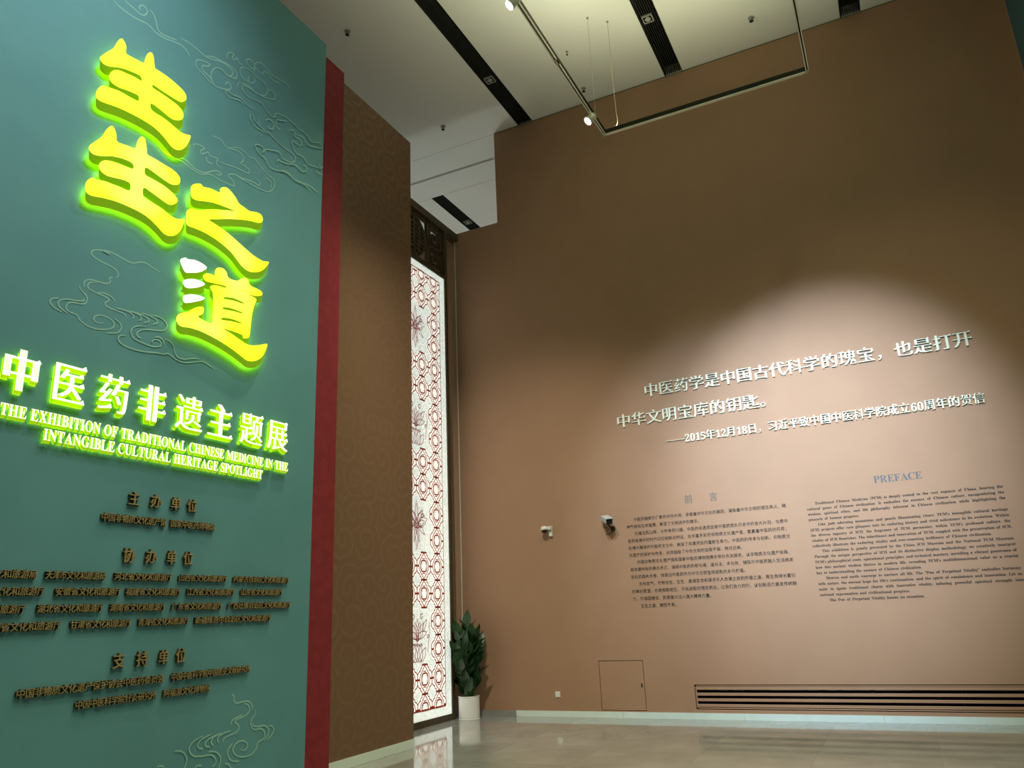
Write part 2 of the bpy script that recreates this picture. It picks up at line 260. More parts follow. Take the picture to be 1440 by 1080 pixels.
CLOUD_TR=[[[3.71,7.159],[3.799,7.137],[3.938,7.141],[4.078,7.175],[4.175,7.153],[4.271,7.16],[4.378,7.196],[4.477,7.225],[4.536,7.212],[4.592,7.167]],[[3.816,7.245],[3.907,7.234],[3.99,7.225],[4.039,7.248],[4.064,7.305],[4.039,7.339],[3.998,7.332],[3.973,7.286],[3.995,7.271]],[[4.084,7.353],[4.135,7.328],[4.169,7.268],[4.191,7.208],[4.247,7.185],[4.343,7.214],[4.419,7.241]],[[4.458,7.3],[4.573,7.317],[4.692,7.314],[4.778,7.307],[4.887,7.339],[4.935,7.366],[5.035,7.397],[5.12,7.39],[5.157,7.363],[5.122,7.299],[5.059,7.272]],[[4.789,7.32],[4.884,7.372],[4.984,7.396],[5.086,7.416],[5.166,7.417],[5.208,7.387],[5.2,7.321],[5.148,7.298]],[[4.66,7.144],[4.679,7.191],[4.748,7.229],[4.844,7.251],[4.8,7.197],[4.753,7.175],[4.758,7.122],[4.858,7.1],[4.925,7.042]],[[4.66,7.144],[4.688,7.096],[4.762,7.079],[4.825,7.054],[4.888,7.04]],[[4.913,7.034],[5.011,7.066],[5.123,7.128],[5.136,7.184],[5.091,7.2],[5.056,7.142]],[[4.912,7.041],[4.869,7.108],[4.874,7.191],[4.919,7.261],[4.992,7.296],[5.045,7.286],[5.11,7.284],[5.2,7.321]],[[5.068,7.479],[5.052,7.516],[5.086,7.576],[5.151,7.599],[5.129,7.547],[5.157,7.531],[5.193,7.581],[5.223,7.542],[5.277,7.551]],[[5.243,7.459],[5.267,7.512],[5.347,7.55],[5.417,7.555],[5.461,7.524],[5.466,7.454],[5.413,7.406],[5.371,7.414],[5.381,7.469]],[[5.243,7.459],[5.261,7.411],[5.317,7.389],[5.399,7.404]],[[5.342,7.613],[5.325,7.651],[5.378,7.696],[5.435,7.691],[5.453,7.642],[5.413,7.602],[5.342,7.613]],[[5.465,7.675],[5.471,7.717],[5.56,7.767],[5.65,7.754],[5.742,7.729],[5.863,7.748],[5.956,7.771],[6.047,7.741]],[[5.584,7.633],[5.596,7.679],[5.653,7.706],[5.699,7.687],[5.761,7.665],[5.851,7.701]],[[5.452,7.579],[5.468,7.64],[5.541,7.628],[5.598,7.643]],[[5.233,7.237],[5.235,7.286],[5.295,7.314],[5.39,7.342],[5.46,7.34]],[[5.46,7.548],[5.532,7.536],[5.62,7.533],[5.668,7.477],[5.644,7.399],[5.574,7.346],[5.476,7.326],[5.378,7.321],[5.297,7.292],[5.301,7.235],[5.372,7.209],[5.483,7.221]],[[5.668,7.477],[5.74,7.513],[5.788,7.481],[5.776,7.423],[5.675,7.37],[5.546,7.335]],[[5.064,7.054],[5.086,7.092],[5.165,7.086],[5.269,7.119],[5.38,7.095],[5.464,7.096]],[[5.064,7.054],[5.131,7.028],[5.259,7.077],[5.341,7.07]],[[5.274,7.24],[5.4,7.204],[5.566,7.251],[5.656,7.21],[5.747,7.181],[5.805,7.205],[5.817,7.262],[5.906,7.293],[5.998,7.312],[6.11,7.304],[6.208,7.287],[6.34,7.288],[6.443,7.244],[6.578,7.31],[6.666,7.294]],[[5.441,7.027],[5.432,6.961],[5.506,6.9],[5.647,6.914],[5.733,6.94],[5.884,6.907],[6.038,6.897],[6.149,6.885],[6.153,6.813],[6.077,6.759],[5.985,6.745],[5.924,6.747]],[[5.468,7.032],[5.5,6.98],[5.588,6.943]],[[5.554,7.025],[5.573,6.953],[5.66,6.938]],[[5.666,7.058],[5.679,7.095],[5.751,7.122],[5.797,7.089],[5.772,7.024],[5.714,7.002],[5.712,7.037]],[[5.822,7.178],[5.911,7.22],[6.001,7.263]],[[5.823,7.166],[5.842,7.092],[5.903,7.091]],[[6.057,7.12],[6.039,7.16],[6.115,7.211],[6.148,7.187],[6.135,7.141],[6.231,7.159],[6.266,7.116],[6.219,7.064],[6.123,7.071],[6.093,7.041],[6.128,6.974],[6.194,6.936],[6.29,6.952],[6.392,6.907],[6.525,6.941],[6.662,6.976]],[[6.149,7.175],[6.277,7.212],[6.379,7.169],[6.513,7.207],[6.667,7.281]],[[5.538,6.648],[5.53,6.679],[5.604,6.709],[5.662,6.695],[5.637,6.634]],[[5.538,6.648],[5.583,6.603],[5.683,6.589],[5.76,6.525],[5.877,6.541],[6.024,6.608],[6.15,6.577],[6.308,6.598],[6.474,6.571]],[[5.679,6.658],[5.69,6.707],[5.775,6.748],[5.891,6.79],[5.939,6.756]],[[5.871,6.633],[5.883,6.681],[5.958,6.693],[6.063,6.727],[6.171,6.773],[6.268,6.751],[6.348,6.782],[6.361,6.852],[6.296,6.842]],[[5.905,6.556],[6.04,6.592],[6.213,6.574],[6.405,6.624],[6.58,6.612]],[[6.59,7.016],[6.609,6.974],[6.667,7.018]],[[6.528,6.878],[6.672,6.891]]]
CLOUD_MI=[[[4.319,5.974],[4.416,5.945],[4.543,5.975],[4.652,5.995],[4.768,5.965],[4.883,5.985],[5.019,6.079],[5.093,6.086],[5.076,6.056],[5.022,6.044]],[[4.33,5.966],[4.396,5.937],[4.523,5.952],[4.633,5.958],[4.725,5.942],[4.84,5.945],[4.953,6.001],[5.1,6.004],[5.249,6.027],[5.278,6.053],[5.244,6.09],[5.186,6.114],[5.264,6.167],[5.368,6.177],[5.527,6.216],[5.623,6.22],[5.634,6.271],[5.55,6.28]],[[4.736,6.189],[4.722,6.219],[4.789,6.251],[4.86,6.249],[4.817,6.203],[4.831,6.169],[4.909,6.234],[4.936,6.206],[5.032,6.227],[5.022,6.189],[5.038,6.154],[5.101,6.145]],[[4.891,6.17],[4.907,6.125],[4.978,6.132]],[[5.01,6.193],[5.132,6.217],[5.283,6.255],[5.454,6.279],[5.464,6.33],[5.396,6.339],[5.342,6.343],[5.378,6.397],[5.36,6.455],[5.267,6.459],[5.141,6.421],[5.061,6.464],[4.939,6.447]],[[5.165,6.435],[5.316,6.51],[5.41,6.506],[5.453,6.484],[5.534,6.506],[5.621,6.461],[5.738,6.419],[5.841,6.403],[5.854,6.328],[5.78,6.219],[5.668,6.186],[5.53,6.172],[5.395,6.169],[5.317,6.161]],[[5.719,6.362],[5.8,6.347],[5.805,6.279]]]
CLOUD_ML=[[[4.479,4.729],[4.401,4.739],[4.317,4.756],[4.264,4.743],[4.189,4.704],[4.111,4.703],[4.021,4.715],[3.946,4.714],[3.864,4.691],[3.813,4.67],[3.796,4.639],[3.819,4.613],[3.887,4.599],[3.973,4.592],[4.037,4.576],[4.066,4.539],[4.045,4.507]],[[4.015,4.501],[3.986,4.478],[3.996,4.446],[3.957,4.419],[3.898,4.409],[3.839,4.406],[3.788,4.387],[3.766,4.353],[3.779,4.323]],[[3.876,4.392],[3.824,4.381],[3.799,4.348],[3.814,4.319],[3.874,4.307],[3.946,4.304],[3.995,4.298],[3.998,4.275],[3.971,4.248],[3.992,4.221],[4.066,4.217],[4.129,4.214],[4.168,4.204],[4.18,4.184]],[[3.897,4.315],[3.967,4.329],[4.03,4.316],[4.064,4.287]],[[3.727,4.313],[3.744,4.282],[3.787,4.258],[3.808,4.231],[3.801,4.189],[3.764,4.164],[3.687,4.152],[3.647,4.123],[3.642,4.088],[3.671,4.065],[3.738,4.06],[3.764,4.029],[3.819,4.002],[3.9,3.995],[3.993,4.015],[4.061,4.051],[4.075,4.091],[4.041,4.12],[3.979,4.129],[3.921,4.118],[3.887,4.087],[3.899,4.057],[3.94,4.053],[3.98,4.072]],[[3.786,4.223],[3.772,4.195],[3.728,4.18],[3.652,4.166],[3.6,4.146],[3.572,4.114],[3.581,4.084],[3.616,4.063],[3.662,4.045]],[[3.57,4.144],[3.527,4.13],[3.505,4.101],[3.519,4.073],[3.558,4.054],[3.614,4.042]],[[4.069,4.141],[4.128,4.114],[4.144,4.078],[4.119,4.029],[4.066,4.005],[4.017,3.991]],[[4.07,4.236],[4.163,4.244],[4.228,4.236],[4.249,4.219],[4.243,4.193]],[[4.163,4.244],[4.252,4.256],[4.312,4.246],[4.328,4.221],[4.308,4.196]],[[4.252,4.258],[4.33,4.258],[4.391,4.248],[4.404,4.222],[4.357,4.192]],[[4.322,4.274],[4.408,4.278],[4.478,4.264],[4.495,4.239],[4.443,4.204]],[[4.421,4.289],[4.502,4.297],[4.574,4.277],[4.6,4.235],[4.569,4.188],[4.489,4.163],[4.396,4.142],[4.333,4.114],[4.298,4.073],[4.314,4.048],[4.353,4.048]],[[4.38,4.165],[4.303,4.146],[4.249,4.105],[4.242,4.056],[4.278,4.019],[4.371,4.006],[4.465,4.003],[4.538,4.025],[4.555,4.054],[4.532,4.078],[4.484,4.073],[4.46,4.05],[4.468,4.035]],[[4.48,4.093],[4.529,4.111],[4.572,4.09],[4.586,4.051]],[[4.195,4.023],[4.146,4.008],[4.125,3.973],[4.16,3.937],[4.25,3.923],[4.379,3.93],[4.51,3.956],[4.592,3.967],[4.632,3.984],[4.676,3.972],[4.75,3.949],[4.837,3.952],[4.924,3.981],[5.028,4.016],[5.108,4.002],[5.186,3.978]],[[4.591,4.112],[4.641,4.105],[4.688,4.069],[4.707,4.018],[4.747,3.98],[4.82,3.981],[4.906,4.012],[4.988,4.032]],[[3.899,4.7],[3.93,4.695],[3.961,4.694]]]
CLOUD_BO=[[[5.643,0.986],[5.669,0.978],[5.677,0.932],[5.709,0.909],[5.763,0.911],[5.835,0.913],[5.888,0.889],[5.91,0.855],[5.909,0.829]],[[5.792,0.892],[5.837,0.887],[5.873,0.852],[5.865,0.811],[5.806,0.784],[5.72,0.768],[5.705,0.748],[5.74,0.721],[5.753,0.689],[5.717,0.66],[5.634,0.646],[5.587,0.635],[5.571,0.615],[5.58,0.596]],[[5.794,0.8],[5.718,0.787],[5.666,0.768],[5.653,0.732]],[[5.947,0.828],[5.954,0.788],[5.914,0.755],[5.9,0.718],[5.92,0.67],[5.962,0.649],[6.019,0.652],[6.073,0.625],[6.088,0.577],[6.06,0.55],[6.004,0.535],[5.984,0.485],[5.92,0.443],[5.821,0.44],[5.732,0.47],[5.695,0.516],[5.715,0.557],[5.767,0.579],[5.822,0.573],[5.868,0.541],[5.86,0.505],[5.811,0.494],[5.788,0.516]],[[5.923,0.708],[5.948,0.681],[6.017,0.672],[6.088,0.666],[6.137,0.624],[6.129,0.579],[6.079,0.536]],[[6.135,0.66],[6.184,0.649],[6.204,0.611],[6.177,0.572],[6.122,0.537]],[[5.687,0.576],[5.642,0.539],[5.632,0.497],[5.66,0.449],[5.715,0.423],[5.774,0.415]],[[5.655,0.682],[5.579,0.676],[5.519,0.656],[5.505,0.632],[5.518,0.602]],[[5.548,0.679],[5.477,0.665],[5.439,0.642],[5.436,0.614],[5.458,0.593]],[[5.517,0.678],[5.408,0.654],[5.366,0.625],[5.378,0.598],[5.424,0.586]],[[5.425,0.687],[5.319,0.66],[5.284,0.623],[5.306,0.592],[5.35,0.585]],[[5.336,0.687],[5.242,0.661],[5.194,0.616],[5.208,0.573],[5.263,0.537],[5.351,0.525],[5.43,0.521],[5.482,0.493],[5.5,0.454],[5.478,0.426],[5.458,0.423]],[[5.407,0.549],[5.478,0.54],[5.531,0.506],[5.554,0.459],[5.539,0.412],[5.531,0.392]],[[5.039,0.613],[5.098,0.605],[5.147,0.576],[5.175,0.53],[5.165,0.484],[5.15,0.453]],[[5.605,0.421],[5.642,0.412],[5.676,0.374],[5.684,0.343]],[[5.268,0.432],[5.289,0.459],[5.343,0.45]],[[4.877,0.521],[4.902,0.526],[4.947,0.514]],[[5.226,0.425],[5.297,0.378],[5.405,0.351],[5.484,0.358]]]

# ================================================================== STRUCTURE
FX0, FX1, FY0, FY1 = -11.0, XE+.3, -5.0, 17.0
floor = MB().box(FX0, FX1, FY0, FY1, -.25, -.006).build('floor', 'base_dark'); tag(floor, kind='structure')
tile_me = {}
k = 0
TS = 1.2
ty = D
rows = []
while ty > FY0: rows.append((max(ty-TS, FY0), ty)); ty -= TS
ty = D
while ty < FY1: rows.append((ty, min(ty+TS, FY1))); ty += TS
for (y0, y1) in rows:
    tx = -5.95
    cols = []
    while tx > FX0: cols.append((max(tx-TS, FX0), tx)); tx -= TS
    tx = -5.95
    while tx < FX1: cols.append((tx, min(tx+TS, FX1))); tx += TS
    for (x0, x1) in cols:
        key = (round(x1-x0, 3), round(y1-y0, 3)); hx, hy = (x1-x0)/2-.0006, (y1-y0)/2-.0006
        if key not in tile_me:
            o = MB().box(-hx, hx, -hy, hy, -.006, 0).build('floor_tile', 'stone', floor); tile_me[key] = o.data
        else:
            o = bpy.data.objects.new('floor_tile', tile_me[key]); C.objects.link(o); o.parent = floor
        o.location = ((x0+x1)/2, (y0+y1)/2, 0)
# back wall: notch at the upper left, recess for the grille and the access door
VX0, VX1, VZ0, VZ1 = -3.024, 2.25, .138, .474
AX0, AX1, AZ0, AZ1 = -4.485, -3.772, .104, .823
wl = MB()
for (x0, x1, z0, z1) in boxes([(-9.2, -5.925, 0, 8.79), (-5.925, XE, 0, H-.03)], [(VX0, VX1, VZ0, VZ1), (AX0, AX1, AZ0, AZ1)]):
    wl.box(x0, x1, D, D+.3, z0, z1)
wb = wl.build('wall_back', 'wall'); tag(wb, kind='structure')
tag(MB().box(-5.925, XE, D+.02, D+.3, H-.03, H).build('shadow_gap_1', 'wood'), kind='structure')  # dark strip standing in for the shade in the gap under the ceiling
# partition on the left (scroll wallpaper)
wp = MB().box(XB-.25, XB, FY0, 9.055, 0, HP).build('wall_left', 'paper'); tag(wp, kind='structure')
tag(MB().box(FX0, FX0+.2, FY0, FY1, 0, H).build('wall_outer', 'ceiling'), kind='structure')
tag(MB().box(FX0, FX1, FY1-.2, FY1, 0, H).build('wall_far', 'ceiling'), kind='structure')
tag(MB().box(FX0, FX1, FY0, FY0+.2, 0, H).build('wall_front', 'wall'), kind='structure')
tag(MB().box(XE, XE+.3, FY0, D+.3, 0, H).build('wall_right', 'wall'), kind='structure')
# ceiling with recessed slots
slots = [(-8.33, -8.03), (-5.385, -5.08), (-2.432, -2.113), (.522, .834)]
ce = MB()
def ceil_zone(y0, y1, sl):
    x = FX0
    for a, b in sl:
        ce.box(x, a, y0, y1, H, H+.25); ce.box(a, b, y0, y1, H+.24, H+.25); x = b
    ce.box(x, FX1, y0, y1, H, H+.25)
ceil_zone(FY0, 12.055, slots); ceil_zone(13.555, FY1, slots)
for (y0, y1) in ((12.063, 12.78), (12.86, 13.547)): ce.box(FX0, FX1, y0, y1, H, H+.25)
ce.box(FX0, FX1, 12.0, 13.6, H+.2, H+.25)
cl = ce.build('ceiling', 'ceiling'); tag(cl, kind='structure')
def slot_parts(a, b, y0, y1):
    m = MB(); m.box(a, b, y0, y1, H+.2, H+.24); m.build('slot_back', 'black', cl)
    lv = MB(); n = 9
    for i in range(n):
        x = a+(b-a)*(i+.5)/n; lv.box(x-.006, x+.006, y0, y1, H+.02, H+.07)
    for xx in (a, b-.008): lv.box(xx, xx+.008, y0, y1, H-.004, H+.1)
    tag(lv.build('slot_louvre', 'louvre', cl), kind='stuff')
for a, b in slots[1:]: slot_parts(a, b, FY0+.2, 12.05)
slot_parts(*slots[0], FY0+.2, 12.05); slot_parts(*slots[0], 13.56, FY1-.2)
# strip diffuser in the ceiling bulkhead
sd = MB(); sd.box(-9.6, -6.32, 12.78, 12.86, H+.06, H+.08); sd.build('air_slot', 'grey', cl)
sd = MB(); sd.box(-9.6, -6.32, 12.79, 12.80, H-.006, H+.06); sd.box(-9.6, -6.32, 12.835, 12.845, H-.006, H+.06); sd.box(-6.34, -6.30, 12.78, 12.86, H-.004, H+.05); sd.build('air_slot_frame', 'ceiling', cl)
sd = MB(); sd.box(-6.32, FX1, 12.78, 12.86, H, H+.02); sd.build('ceiling_infill', 'ceiling', cl)
# base boards
bb = MB().box(-9.2, VX1+.46, D-.004, D, 0, .088).build('baseboard_back', 'base_dark'); tag(bb, kind='structure')
xs = [-9.2, -7.4, -5.935, -4.15, -2.35, -.55, 1.25, XE-.005]
for i in range(len(xs)-1):
    MB().box(xs[i]+.0015, xs[i+1]-.0015, D-.016, D-.004, .001, .09).build('skirting_slab', 'base_dark' if i < 2 else 'base', bb)
bl = MB().box(XB, XB+.004, 7.226, 9.055, 0, .105).build('baseboard_left', 'base_dark'); tag(bl, kind='structure')
MB().box(XB+.004, XB+.014, 7.226, 9.055, .002, .108).build('skirting_slab', 'base', bl)

# ================================================================== PANELS ON THE LEFT
tp = MB().box(XB, XT, FY0+.25, 6.665, 0, HP).build('title_panel', 'teal')
tag(tp, 'tall teal panel carrying the glowing title and pale cloud line drawings', 'panel')
rp = MB().box(XB, XR, 6.665, 7.226, 0, HP).build('red_panel', 'red')
tag(rp, 'narrow dark red upright panel between the teal panel and the brown wallpapered wall', 'panel')
sp_ = MB().box(XE-.03, XE, FY0+.25, 11.77, 0, H).build('side_panel', 'teal_shade')
tag(sp_, 'teal panel coloured dark as in shade, on the side wall at the upper right corner', 'panel')
for nm, ls in (('top', CLOUD_TR), ('middle', CLOUD_MI), ('left', CLOUD_ML), ('bottom', CLOUD_BO)):
    for li, l in enumerate(ls):
        pts = [q for q in smooth_line(l, 5) if q[0] < 6.66]
        if len(pts) > 2:
            m = MB(); ribbon(m, pts, .0125 if nm != 'bottom' else .0145, XT+.002+li*.0003); m.build('cloud_line', 'cloudline', tp)

# ================================================================== GLYPHS
def bold(s):
    r = ''
    for c in s:
        if 'A' <= c <= 'Z': r += chr(0x1D400+ord(c)-65)
        elif 'a' <= c <= 'z': r += chr(0x1D41A+ord(c)-97)
        elif '0' <= c <= '9': r += chr(0x1D7CE+ord(c)-48)
        else: r += c
    return r
class Shape2:      # flat triangles: x, y and a layer number (overlapping layers lie a hair apart)
    def __init__(s, v, f): s.v = [(p[0], p[1], p[2] if len(p) > 2 else 0) for p in v]; s.f = f
    def bounds(s):
        xs = [p[0] for p in s.v]; ys = [p[1] for p in s.v]; return min(xs), max(xs), min(ys), max(ys)
    def edges(s):
        cnt = {}
        for f in s.f:
            for i in range(len(f)):
                a, b = f[i], f[(i+1) % len(f)]; k = (min(a, b), max(a, b))
                cnt[k] = None if k in cnt else (a, b)
        return [e for e in cnt.values() if e]
    def moved(s, sx, sy, dx, dy, lift=0): return Shape2([(p[0]*sx+dx, p[1]*sy+dy, p[2]+lift) for p in s.v], s.f)
    def join(s, o):
        b = len(s.v); return Shape2(s.v+o.v, s.f+[tuple(i+b for i in f) for f in o.f])
REQ = {}; GL = {}
def request(body, off=0.0, res=3):
    key = (body, off)
    if key in REQ: return
    cu = bpy.data.curves.new('tmp', 'FONT'); cu.body = body; cu.size = 1; cu.offset = off; cu.resolution_u = res; cu.fill_mode = 'FRONT'
    o = bpy.data.objects.new('tmp', cu); C.objects.link(o); REQ[key] = o
def resolve():
    bpy.context.view_layer.update(); dg = bpy.context.evaluated_depsgraph_get()
    for key, o in REQ.items():
        if key in GL: continue
        ev = o.evaluated_get(dg); me = ev.to_mesh()
        mp = {}; v = []; idx = []
        for q in me.vertices:
            kk = (round(q.co.x, 4), round(q.co.y, 4))
            if kk not in mp: mp[kk] = len(v); v.append(kk)
            idx.append(mp[kk])
        fs = []
        for p in me.polygons:
            f = [idx[i] for i in p.vertices]
            if len(set(f)) == len(f):
                a = sum(v[f[i]][0]*v[f[(i+1) % len(f)]][1]-v[f[(i+1) % len(f)]][0]*v[f[i]][1] for i in range(len(f)))
                if abs(a) > 1e-9: fs.append(tuple(f) if a > 0 else tuple(reversed(f)))
        ev.to_mesh_clear(); GL[key] = Shape2(v, fs)
def fill_loops(loops):
    cu = bpy.data.curves.new('tmp', 'CURVE'); cu.dimensions = '2D'; cu.fill_mode = 'FRONT'
    for l in loops:
        sp = cu.splines.new('POLY'); sp.points.add(len(l)-1); sp.use_cyclic_u = True
        for q, (x, y) in zip(sp.points, l): q.co = (x, y, 0, 1)
    o = bpy.data.objects.new('tmp', cu); C.objects.link(o); REQ[('loops', len(GL), len(REQ))] = o
    key = [k for k in REQ if REQ[k] is o][0]; resolve(); g = GL[key]; cleanup(); return g
def cleanup():
    for o in REQ.values():
        cu = o.data; bpy.data.objects.remove(o, do_unlink=True); bpy.data.curves.remove(cu)
    REQ.clear()
def songti(ch, off, dx, serif=.06):
    """thin horizontals, thick verticals and triangular stroke ends, from the plain glyph"""
    g = GL[(ch, off)]
    ed = g.edges(); nxt = {}; prv = {}
    for a, b in ed: nxt[a] = b; prv[b] = a
    out = g.moved(1, 1, -dx, 0).join(g.moved(1, 1, 0, 0, 1)).join(g.moved(1, 1, dx, 0, 2))
    if serif:
        for a, b in ed:
            (x0, y0, _), (x1, y1, _) = g.v[a], g.v[b]
            h = y1-y0
            if .015 < h < .11 and abs(x1-x0) < .15*h and a in prv and b in nxt:
                p, q = g.v[prv[a]], g.v[nxt[b]]
                if p[0] < x0-.05 and q[0] < x1-.05 and abs(p[1]-y0) < .25*abs(p[0]-x0) and abs(q[1]-y1) < .25*abs(q[0]-x1):
                    xr = x0+dx+.008
                    out = out.join(Shape2([(xr-.16*serif/.06, y1-.004), (xr, y0), (xr-.045*serif/.06, y1+serif)], [(0, 1, 2)]).moved(1, 1, 0, 0, 3))
            # outer corner at the top right of a frame
            if h > .2 and abs(x1-x0) < .05*h and b in nxt:
                q = g.v[nxt[b]]
                if q[0] < x1-.18 and abs(q[1]-y1) < .02:
                    xr = x1+dx
                    out = out.join(Shape2([(xr-.10, y1-.005), (xr-.01, y1-.07), (xr+.035, y1-.02), (xr-.03, y1+serif*.7)], [(0, 1, 2, 3)]).moved(1, 1, 0, 0, 4))
    return out
def extrude2(sh, to3, front, back, sides=True, matf=0, mats=1):
    """(verts, faces, mats): flat shape at depth `front`, sides down to `back`"""
    n = len(sh.v); vs = [to3(p[0], p[1], front+p[2]*LAY) for p in sh.v]; fs = list(sh.f); ms = [matf]*len(fs)
    if sides:
        vs += [to3(p[0], p[1], back) for p in sh.v]
        for a, b in sh.edges(): fs.append((b, a, a+n, b+n)); ms.append(mats)
    return vs, fs, ms
LAY = .0007
def on_left(x, y, d): return (XT+d, x, y)       # text on the teal panel reads along +y
def on_back(x, y, d): return (x, D-d, y)        # text on the back wall reads along +x

# ---- text content
SUB = '中医药非遗主题展'
EN1 = 'THE EXHIBITION OF TRADITIONAL CHINESE MEDICINE IN THE'
EN2 = 'INTANGIBLE CULTURAL HERITAGE SPOTLIGHT'
Q1 = '中医药学是中国古代科学的瑰宝，也是打开'; Q2 = '中华文明宝库的钥匙。'; Q3 = '——2015年12月18日，习近平致中国中医科学院成立60周年的贺信'
A = '文化和旅游'
ORG = [  # (label, [(text, y0, y1)], z of the base line, cell height)
 ('dull gold heading of four spaced raised characters, topmost of the three headings', [('主', 4.36, 4.48), ('办', 4.575, 4.695), ('单', 4.785, 4.90), ('位', 4.965, 5.078)], 2.585, .115),
 ('raised gold line of two organisation names directly under the topmost heading', [('中国非物质文化遗产馆', 4.13, 4.755), ('国家中医药博物馆', 4.797, 5.298)], 2.437, .066),
 ('dull gold heading of four spaced raised characters, middle one of the three headings', [('协', 4.36, 4.48), ('办', 4.575, 4.695), ('单', 4.785, 4.90), ('位', 4.965, 5.078)], 2.12, .118),
 ('first row of the block of four raised gold rows on the teal panel', [('北京市'+A+'局', 3.11, 3.67), ('天津市'+A+'局', 3.73, 4.225), ('河北省'+A+'厅', 4.30, 4.865), ('山西省'+A+'厅', 4.93, 5.49), ('内蒙古自治区'+A+'厅', 5.56, 6.322)], 1.98, .06),
 ('second row of the block of four raised gold rows on the teal panel', [('浙江省'+A+'厅', 3.18, 3.745), ('安徽省'+A+'厅', 3.82, 4.38), ('福建省'+A+'厅', 4.42, 4.97), ('江西省'+A+'厅', 5.03, 5.59), ('山东省'+A+'厅', 5.66, 6.235)], 1.861, .06),
 ('third row of the block of four raised gold rows, reaching furthest right', [('河南省'+A+'厅', 3.06, 3.62), ('湖北省'+A+'厅', 3.70, 4.235), ('湖南省'+A+'厅', 4.29, 4.82), ('广东省'+A+'厅', 4.88, 5.45), ('广西壮族自治区'+A+'厅', 5.51, 6.356)], 1.739, .06),
 ('last row of the block of four raised gold rows on the teal panel', [('陕西省'+A+'厅', 3.33, 3.90), ('甘肃省'+A+'厅', 3.97, 4.50), ('青海省'+A+'厅', 4.56, 5.08), ('新疆维吾尔自治区'+A+'厅', 5.14, 6.085)], 1.619, .06),
 ('dull gold heading of four spaced raised characters, lowest of the three headings', [('支', 4.36, 4.48), ('持', 4.575, 4.695), ('单', 4.785, 4.90), ('位', 4.965, 5.078)], 1.308, .115),
 ('long slanting raised gold line directly under the lowest heading', [('中国非物质文化遗产保护协会中医药委员会', 3.625, 4.86), ('中国中医科学院中国医史文献研究所', 4.93, 5.832)], 1.168, .062),
 ('lowest raised gold line on the teal panel, above the bottom cloud drawing', [('中国中医科学院针灸研究所', 4.08, 4.80), ('阿福源文化博物院', 4.865, 5.363)], 1.046, .06)]
CN = ['　　中医药植根于广袤的中华大地，承载着中华文化的基因，凝练着中华文明的理念奥义、精', '神气质和生命智慧，彰显了文明进步的精华。',
 '　　石韫玉而山辉，水怀珠而川媚。中医药非遗项目是中医药悠久历史中的吉光片羽，也是中', '医药发展中的时代记忆和鲜活例证。在丰富多彩的非物质文化遗产里，氤氲着中医药的芬芳；',
 '在博大精深的中医药文化中，展现了非遗项目的蓬勃生命力。中医药的传承与创新、非物质文', '化遗产的保护与传承，共同描绘了中华文明的弦歌不辍、辉光日新。',
 '　　中国非物质文化遗产馆和国家中医药博物馆携手举办本次展览，以非物质文化遗产视角，', '用非遗特有的展示方式，演绎中医药的根与魂、道与法、术与技，铺陈开中医药融入生活焕发',
 '生机的烟火长卷，体现出中医药作为中华文明宝库钥匙的多元价值。', '　　天地合气，万物自生。生生，是通变合和谋求天人合德之效的所循之道，是生命绵长繁衍',
 '的美好愿望，亦是相容相生、开拓进取的理念表达。让我们合力同行，以创新活力激发传统魅', '力，为强国建设、民族复兴注入强大精神力量。', '　　生生之道，健而不息。']
EN = ['>Traditional Chinese Medicine (TCM) is deeply rooted in the vast expanse of China, bearing the',
 'cultural genes of Chinese civilization. It embodies the essence of Chinese culture, encapsulating the',
 'wisdom, spiritual ethos, and life philosophy inherent in Chinese civilization while highlighting the', '.pinnacle of human progress.',
 '>Like jade adorning mountains and pearls illuminating rivers, TCM\'s intangible cultural heritage',
 '(ICH) projects offer rare glimpses into its enduring history and vivid milestones in its evolution. Within',
 'the diverse tapestry of ICH, the fragrance of TCM permeates; within TCM\'s profound culture, the',
 'vitality of ICH flourishes. The inheritance and innovation of TCM, coupled with the preservation of ICH,',
 '.collectively illustrate the enduring vitality and ever-renewing brilliance of Chinese civilization.',
 '>This exhibition is jointly presented by the China ICH Museum and the National TCM Museum.',
 'Through the unique perspective of ICH and its distinctive display methodology, we creatively interpret',
 'TCM\'s philosophical roots, operational principles, and technical mastery, unveiling a vibrant panorama of',
 'how this ancient wisdom thrives in modern life, revealing TCM\'s multidimensional value as a crucial',
 '.key to understanding the essence of Chinese civilization.',
 '>Heaven and earth converge to nurture all life. The "Dao of Perpetual Vitality" embodies harmony',
 'with nature, the eternal hope for life\'s continuation, and the spirit of coexistence and innovation. Let us',
 'unite to ignite traditional charm with innovative vitality, infusing powerful spiritual strength into',
 '.national rejuvenation and civilizational progress.', '.>The Dao of Perpetual Vitality knows no cessation.']
HO = -.012
for c in SUB: request(c, HO, 4)
for c in Q1+Q2+Q3:
    request(c if not c.isdigit() else bold(c), HO if not c.isdigit() else 0)
for _, ph, _, _ in ORG:
    for t, _, _ in ph:
        for c in t: request(c, 0, 2)
for c in '前言': request(c, HO, 3)
for l in CN:
    for c in l: request(c, 0, 1)
for l in EN:
    for wd in l.lstrip('>.').split(' '): request(bold(wd), 0, 1)
    if l.startswith('.>'): request(bold('The'), 0, 1)
request(bold('PREFACE'), 0, 3)
for c in set(EN1+EN2) - {' '}: request(bold(c), 0, 3)
resolve(); cleanup()

